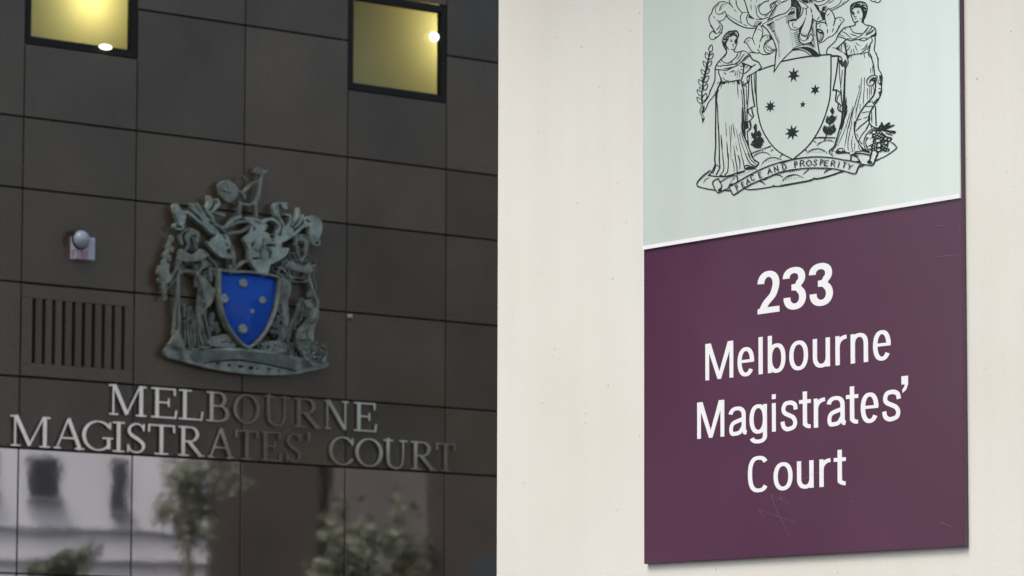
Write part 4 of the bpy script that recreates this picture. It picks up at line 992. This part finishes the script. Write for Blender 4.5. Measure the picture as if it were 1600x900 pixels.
# convex blue field with a soft central keel towards the point
uvp = FB.uvs(SHP, GAP); cxy = uvp.mean(0); vs, fs = [], []
NR = 8
for j in range(NR + 1):
    k = j / NR
    for p in uvp:
        q = cxy + (p - cxy) * k; h = .035 + .035 * (1 - k * k)
        keel = .03 * math.exp(-((q[0] - uvp[:, 0].mean()) / .03) ** 2) * max(0, (cxy[1] - q[1]) / .45)
        vs.append((q[0], q[1], h + keel * (1 - k ** 6)))
n = len(uvp)
for j in range(NR):
    for i in range(n): fs.append((j * n + i, j * n + (i + 1) % n, (j + 1) * n + (i + 1) % n, (j + 1) * n + i))
base = len(vs); vs += [(p[0], p[1], .02) for p in uvp]
for i in range(n): fs.append((NR * n + i, NR * n + (i + 1) % n, base + (i + 1) % n, base + i))
fld = mesh_obj('shield_field', vs, fs, at(FB, 0, 0, GAP - .01), M_blue, arms, True)
for (cx, cy, rr) in ((762, 110, 40), (611, 231, 43), (910, 243, 34), (829, 330, 23), (759, 468, 43)):
    P = star_pts(cx / 5 + 230, cy / 5 + 420, rr / 5.6, rr / 5.6, 8, .2, .72, .08)
    r = Ras(cx / 5 + 218, cy / 5 + 408, cx / 5 + 242, cy / 5 + 432, 6); r.poly(P)
    fill_obj('star', [FB.uvs(q, GAP + .07) for q in r.loops(.05)], FB, GAP + .042, .022, M_bronze_b, arms, bevel=.004)

# ------------------------------------------------------------------ fire alarm strobe, stud
uA, vA = FB.uv(109.8, 405); uB_, vB_ = FB.uv(142.9, 373)
al = empty('alarm_strobe', at(FB, (uA + uB_) / 2, vA, 0), 'small white fire alarm box with round strobe dome and faded red lettering', 'fire alarm')
MB().box(uA, vA, 0, uB_, vB_, .045, b=.006).make('housing', Mc, M_plastic, al)
ud, vd = FB.uv(125.8, 374, .05)
dome('strobe_dome', at(FB, ud, vd, .046), .060, .060, .065, M_lens, al)
rg = [(ud + .066 * math.cos(a), vd + .066 * math.sin(a)) for a in np.linspace(0, 2 * math.pi, 28, endpoint=False)]
fill_obj('dome_base', [np.array(rg)], FB, .0455, .012, M_frame, al)
uC, vC = FB.uv(126.5, 398.5, .046); r = Ras(0, 0, 60, 24, 6)
for i, ch in enumerate('FIRE'):
    x = 4 + i * 13.5
    for st in ({'F': [[(0, 0), (0, 16)], [(0, 15), (8, 15)], [(0, 8.5), (7, 8.5)]], 'I': [[(4, 0), (4, 16)]], 'R': [[(0, 0), (0, 16)], [(0, 15), (6, 15), (8, 12), (6, 8.5), (0, 8.5)], [(4, 8.5), (9, 0)]], 'E': [[(0, 0), (0, 16)], [(0, 15), (8, 15)], [(0, 8.2), (7, 8.2)], [(0, 1), (8, 1)]]}[ch]):
        r.stroke([(x + a, 20 - b) for a, b in st], 2.6)
fill_obj('lettering', [np.stack([uC + (P[:, 0] - 30) * .0026, vC - (P[:, 1] - 12) * .0034], 1) for P in r.loops(.05)], FB, .0455, .0012, M_red, al)
us, vs_ = FB.uv(546, 494.5)
st_ = empty('wall_stud', at(FB, us, vs_, 0), 'tiny pale metal stud on a granite joint right of the coat of arms', 'wall stud')
MB().box(-.022, -.014, 0, .022, .014, .012, b=.003).make('base_plate', at(FB, us, vs_, 0), M_zinc, st_)
dome('stud_head', at(FB, us - .006, vs_ - .002, .012), .013, .013, .018, M_zinc, st_)

# ------------------------------------------------------------------ the street sign
sg = empty('court_sign', at(FA, -.014, 1.897, -SIGN_T), 'tall plum and pale green sign reading 233 Melbourne Magistrates\' Court on pale concrete', 'sign')
uS0, uS1, vS0, vS1 = -.4578, .4298, 1.8968, 3.45
vD0 = FA.uv(1502, 309.6)[1]; vD1 = (FA.uv(1502, 303.0)[1] + FA.uv(1005, 385)[1]) / 2
MB().box(uS0, vS0, -SIGN_T, uS1, vS1, 0, b=.0012).make('backing_panel', Mc if False else at(FA, 0, 0, 0), M_purple, sg)
uP1 = uS1 - .0006
MB().box(uS0 + .0006, vD0, .0002, uP1, vS1 - .002, .0028, b=.0005).make('upper_glass_panel', at(FA, 0, 0, 0), M_pale, sg)
MB().box(uS0 + .0006, vD0, .0030, uP1, vD1, .0034).make('divider_strip', at(FA, 0, 0, 0), M_white, sg)
MB().box(uS0 + .0004, vD1, .0030, uS0 + .0022, vS1 - .002, .0036).make('edge_strip', at(FA, 0, 0, 0), M_white, sg)
# lettering
SS, KS = 915.0, 0.665
def sign_line(name, chars, sc, fx, fy, base_px, top_px, w, t, xr=.765):
    vb = np.mean([FA.uv(fx + p[0] / sc, fy + p[1] / sc)[1] for p in base_px])
    vtp = np.mean([FA.uv(fx + p[0] / sc, fy + p[1] / sc)[1] for p in top_px]); H = (vtp - vb) * SS; X = H * xr
    r = None; spans = []
    for c in chars:
        y = np.interp(c[1], [base_px[0][0], base_px[-1][0]], [base_px[0][1], base_px[-1][1]]) - 80
        spans.append((c[0], FA.uv(fx + c[1] / sc, fy + y / sc)[0] * KS * SS, FA.uv(fx + c[2] / sc, fy + y / sc)[0] * KS * SS))
    yb = -vb * SS
    r = Ras(spans[0][1] - 5, yb - H - 26, spans[-1][2] + 5, yb + H * .35 + 5, 6)
    for ch, a, b in spans:
        if ch == "'":
            yt = -FA.uv(fx + 1425 / sc, fy + 68 / sc)[1] * SS; grot(r, ch, a, b - a, yt, H * .43, X, w, t)
        else: grot(r, ch, a, b - a, yb, H, X, w, t)
    L = [np.stack([P[:, 0] / (KS * SS), -P[:, 1] / SS], 1) for P in r.loops(.04)]
    return fill_obj(name, L, FA, .00015, .0003, M_white, sg)
sign_line('house_number', [('2', 524, 658), ('3', 683, 820), ('3', 843, 985)], 3.9125, 1050, 390, [(526, 395.5), (655, 380)], [(592, 130 + 0), (592, 130)], 11.6, 9.4)
sign_line('word', [('M', 205, 376), ('e', 402, 503), ('l', 530, 556), ('b', 587, 695), ('o', 718, 833), ('u', 862, 967), ('r', 1000, 1072), ('n', 1093, 1200), ('e', 1230, 1339)],
          3.9125, 1050, 390, [(217, 799), (1105, 697)], [(217, 574), (543, 537)], 7.2, 6.0)
sign_line('word', [('M', 155, 321), ('a', 350, 457), ('g', 475, 582), ('i', 612, 636), ('s', 667, 768), ('t', 778, 852), ('r', 868, 940), ('a', 950, 1062), ('t', 1065, 1142), ('e', 1155, 1264), ('s', 1288, 1400), ("'", 1405, 1446)],
          3.9125, 1050, 570, [(167, 454.5), (880, 383)], [(167, 229), (624, 181)], 7.2, 6.0)
sign_line('word', [('C', 463, 594), ('o', 622, 738), ('u', 765, 867), ('r', 902, 973), ('t', 990, 1066)], 3.9125, 1050, 570, [(855, 752), (915, 747)], [(1030, 516), (1030, 516)], 7.2, 6.0)
# crest printing
def crest(name, tx, z, parent, box=(1078, -6, 1412, 310), fn=None, res=5):
    r = Ras(*box, res)
    if tx: draw(r, tx)
    if fn: fn(r)
    L = [FA.uvs(P, .003) for P in r.loops(.05, 5)]
    return fill_obj(name, L, FA, .00305 + z * 1e-5, .00012, M_ink, parent)
shd = crest('shield', ART_SHIELD, 0, sg, (1175, 80, 1305, 255))
for (cx, cy, rx, ry, n_, rot, inn) in ((1240.0, 117.3, 10.2, 12.3, 7, .02, .42), (1273.6, 140.4, 8.0, 8.7, 6, .05, .45), (1203.6, 166.4, 8.9, 10.2, 8, .02, .45), (1254.3, 163.2, 5.2, 5.6, 5, .1, .42), (1237.7, 207.0, 11.8, 12.4, 8, -.12, .47)):
    crest('star', None, 1, shd, (cx - 16, cy - 16, cx + 16, cy + 16), lambda r: r.poly(star_pts(cx, cy, rx, ry, n_, rot, inn, -.12)), 8)
crest('mantling', ART_MANTLING, 2, sg)
crest('helmet', ART_HELMET, 14, sg, (1175, -6, 1300, 125))
wl = crest('woman_figure', ART_WOMAN_L, 26, sg, (1085, 40, 1195, 285)); tag(wl, 'printed robed woman holding an olive branch')
crest('olive_branch', ART_BRANCH, 38, wl, (1085, 62, 1120, 170))
wr = crest('woman_figure', ART_WOMAN_R, 26, sg, (1285, -2, 1395, 250)); tag(wr, 'printed robed woman holding a horn of plenty')
crest('horn_of_plenty', ART_CORNU, 50, wr, (1330, 110, 1405, 245))
md = crest('grassy_mound', ART_MOUND, 62, sg)
crest('shrub', None, 74, md, (1168, 185, 1200, 245), lambda r: shrub_art(r, [125, 140, 150, 190, 140, 260, 160, 300, 190, 262, 222, 320, 210, 390, 250, 398, 272, 460, 240, 520, 210, 570, 150, 580, 90, 560, 38, 520, 60, 470, 100, 420, 62, 390, 42, 320, 55, 300, 90, 320, 112, 290, 85, 240, 90, 190], 'SL', 26, 'T 16 215 565 240 610 265 655'))
crest('shrub', None, 74, md, (1283, 160, 1310, 225), lambda r: (shrub_art(r, [230, -35, 262, 20, 268, 65, 236, 98, 195, 45, 205, 10], 'SR', 4, 'L 14 232 90 200 270'), shrub_art(r, [150, 120, 180, 150, 235, 100, 260, 130, 318, 112, 290, 190, 250, 240, 190, 272, 122, 240, 120, 190], 'SR', 14, 'L 12 190 250 180 300'), shrub_art(r, [92, 290, 170, 310, 240, 290, 268, 262, 280, 320, 303, 345, 270, 420, 190, 462, 130, 455, 75, 400, 62, 350], 'SR', 22, 'L 14 130 450 110 520 85 562')))
sc_ = crest('motto_scroll', ART_SCROLL, 86, sg)
for a_, b_ in ((0, 5), (5, 8), (8, 18)): crest('motto_word', None, 98, sc_, fn=lambda r: motto(r, a_, b_), res=7)
for q in ('SC S 1.8 360 265 410 400 465 530 530 650 590 785; SC S 1.6 370 270 480 325 605 385', 'SC S 1.5 490 225 480 325 470 300 540 300', 'SC S 1.8 280 560 250 515 203 445 340 495 470 540 590 580 680 605',
          'SC S 1.3 330 650 358 668', 'SC D 1380 347 5', 'SC S 1.2 680 500 725 465', 'PX S .3 1470 816 1489 824', 'PX S .25 1462 401 1499 398', 'PX S .25 1463 353 1478 352', 'PX D 1500 360 .6', 'PX S .2 1284 735 1252 750', 'PX S .18 1272 748 1290 744'):
    r = Ras(1175, 250, 1508, 850, 6); draw(r, q)
    fill_obj('scratch', [FA.uvs(P) for P in r.loops(.03)], FA, .0006, .00005, M_scr, sg)

# ------------------------------------------------------------------ across the street (seen mirrored in the glossy panels and letters)
def mir(p): p = np.asarray(p, float); d = ((p - PB) @ nB); return p - 2 * d * nB
def vray(x, y, s): return CAM + ray(x, y) * s
M_p1 = mat('pale_render', (.80, .80, .82), .7, var=.08, vscale=.4)
M_p2 = mat('dark_brick', (.034, .028, .022), .8, var=.2, vscale=.7)
M_p3 = mat('grey_brown_render', (.10, .088, .078), .8, var=.2, vscale=.5)
M_win = mat('street_window_glass', (.05, .055, .06), .06, spec=.8)
M_trim = mat('grey_trim', (.25, .25, .27), .6)
class Facade:
    """a vertical facade in mirrored space through a pixel at distance s, running at azimuth az"""
    def __init__(f, x, y, s, az):
        f.P = vray(x, y, s); f.a = np.array([math.sin(math.radians(az)), math.cos(math.radians(az)), 0]); f.n = np.cross(f.a, [0, 0, 1])
    def hit(f, x, y):
        d = ray(x, y); k = ((f.P - CAM) @ f.n) / (d @ f.n); q = CAM + d * k; return (q - f.P) @ f.a, q[2]
    def M(f):   # real-world frame: mirrored axes
        O = mir(np.array([f.P[0], f.P[1], 0])); A = mir(np.array([f.P[0], f.P[1], 0]) + f.a) - O; N = mir(np.array([f.P[0], f.P[1], 0]) + f.n) - O
        return Matrix(((A[0], 0, N[0], O[0]), (A[1], 0, N[1], O[1]), (0, 1, 0, 0), (0, 0, 0, 1)))
f1 = Facade(200, 843, 90, 62)
b1 = empty('pale_building', f1.M(), 'pale rendered building with dark windows mirrored in the glossy lower panels', 'building')
zt = f1.hit(150, 590)[1]; zs = f1.hit(200, 843)[1]
u_end = f1.hit(332, 800)
L2 = 8.0
sgn = 1 if ((CAM - f1.P) @ f1.n) > 0 else -1
mb = MB(); D_ = L2
# body: along -a for 26 m, thickness away from the viewer equal to the second facade
mb.box(-26, 0, min(0, -sgn * D_), f1.hit(329, 800)[0], zt, max(0, -sgn * D_)); mb.make('wall', f1.M(), M_p1, b1)
def f1rect(x0, y0, x1, y1, m, name, z0=.0, z1=.05, par=None):
    a = f1.hit(x0, (y0 + y1) / 2)[0]; b = f1.hit(x1, (y0 + y1) / 2)[0]; t = f1.hit((x0 + x1) / 2, y0)[1]; q = f1.hit((x0 + x1) / 2, y1)[1]
    m_ = MB(); m_.box(min(a, b), q, sgn * z0 if sgn > 0 else -z1, max(a, b), t, sgn * z1 if sgn > 0 else -z0); return m_.make(name, f1.M(), m, par)
for (x0, y0, x1, y1) in ((43, 712, 91, 780), (174, 718, 199, 800), (-40, 700, -5, 770)):
    w_ = f1rect(x0, y0, x1, y1, M_win, 'window', 0, .04, b1); f1rect(x0 - 3, y1, x1 + 3, y1 + 4, M_trim, 'sill', 0, .25, w_)
f1rect(-200, 824, 328, 828, M_trim, 'string_course', 0, .12, b1)
f1rect(-200, 872, 328, 876, M_trim, 'string_course', 0, .12, b1)
def block(name, x0, x1, ytop, s, m, label, depth=12, z0=3.2):
    ff = Facade(x0, 800, s, 95); w = ff.hit(x1, 800)[0]; zt_ = ff.hit((x0 + x1) / 2, ytop)[1]
    sg_ = 1 if ((CAM - ff.P) @ ff.n) > 0 else -1
    e = empty(name, ff.M(), label, 'building'); q = MB(); q.box(min(0, w), 0, min(0, -sg_ * depth), max(0, w), zt_, max(0, -sg_ * depth)); q.make('wall', ff.M(), m, e)
    q = MB()
    for i in range(int(abs(w) // 2.4)):
        for z in np.arange(z0, zt_ - 2, 3.4): q = MB(); q.box(.8 + i * 2.4, z, 0 if sg_ > 0 else -.05, 1.9 + i * 2.4, z + 1.7, .05 if sg_ > 0 else 0); q.make('window', ff.M(), M_win, e)
    return e
block('brick_building', 326, 500, 250, 82, M_p2, 'tall dark brick building seen only as the dark gap in the reflections', depth=1.5)
block('brick_tower', 668, 960, 150, 78, M_p2, 'wide dark brick tower mirrored faintly at the right end of the panels')
block('low_shop_building', 500, 672, 712, 100, M_p3, 'low grey brown building mirrored behind the green tree', z0=99)
M_leaf = mat('tree_leaves', (.085, .095, .055), .6, var=.4, vscale=.8, island=.5)
M_leaf2 = mat('pale_tree_leaves', (.13, .14, .09), .6, var=.4, vscale=.8, island=.5)
M_bark = mat('tree_bark', (.10, .08, .06), .9, var=.2)
def tree(x0, y0, x1, y1, s, n, lf, m, label, cat='tree', name='street_tree'):
    c = mir(vray((x0 + x1) / 2, (y0 + y1) / 2, s)); rx = (x1 - x0) / 2 / F_PX * s; rz = (y1 - y0) / 2 / F_PX * s
    e = empty(name, Matrix.Translation((c[0], c[1], 0)), label, cat)
    v, f = [], []; R = random.Random(int(x0))
    cl = [(R.gauss(0, .5), R.gauss(0, .5), R.gauss(0, .5), R.uniform(.18, .42)) for _ in range(26)]
    for _ in range(n):
        a = R.choice(cl); p = [a[i] + R.gauss(0, a[3] * .55) for i in range(3)]
        q = Vector((p[0] * rx, p[1] * rx, c[2] + p[2] * rz)); d1 = Vector([R.gauss(0, 1) for _ in range(3)]).normalized() * lf; d2 = d1.orthogonal().normalized() * lf * .6
        i = len(v); v += [q - d1, q - d2, q + d1, q + d2]; f.append((i, i + 1, i + 2, i + 3))
    mesh_obj('crown', v, f, Matrix.Translation((c[0], c[1], 0)), m, e)
    tv, tf = [], []
    def limb(p, q, r0, r1):
        p, q = Vector(p), Vector(q); d = (q - p).normalized(); o = d.orthogonal().normalized(); o2 = d.cross(o); i = len(tv)
        for (c_, r_) in ((p, r0), (q, r1)):
            for k in range(8): a = k * math.pi / 4; tv.append(c_ + (o * math.cos(a) + o2 * math.sin(a)) * r_)
        for k in range(8): tf.append((i + k, i + (k + 1) % 8, i + 8 + (k + 1) % 8, i + 8 + k))
    zb = max(.6, c[2] - rz * .5); limb((0, 0, 0), (0, 0, zb), .14, .09)
    for a in cl[:9]: limb((0, 0, zb), (a[0] * rx, a[1] * rx, c[2] + a[2] * rz), .05, .015)
    mesh_obj('trunk', tv, tf, Matrix.Translation((c[0], c[1], 0)), M_bark, e)
tree(244, 700, 345, 862, 80, 1100, .085, M_leaf2, 'thin street tree mirrored over the right edge of the pale building')
tree(48, 862, 142, 925, 70, 1100, .08, M_leaf, 'low leafy shrub mirrored below the dark window of the pale building', 'shrub', 'street_shrub')
tree(500, 800, 600, 960, 66, 900, .09, M_leaf2, 'sunlit green street tree mirrored below the word COURT')
tree(575, 805, 670, 960, 78, 800, .08, M_leaf, 'darker street tree mirrored at the right behind the sunlit one')
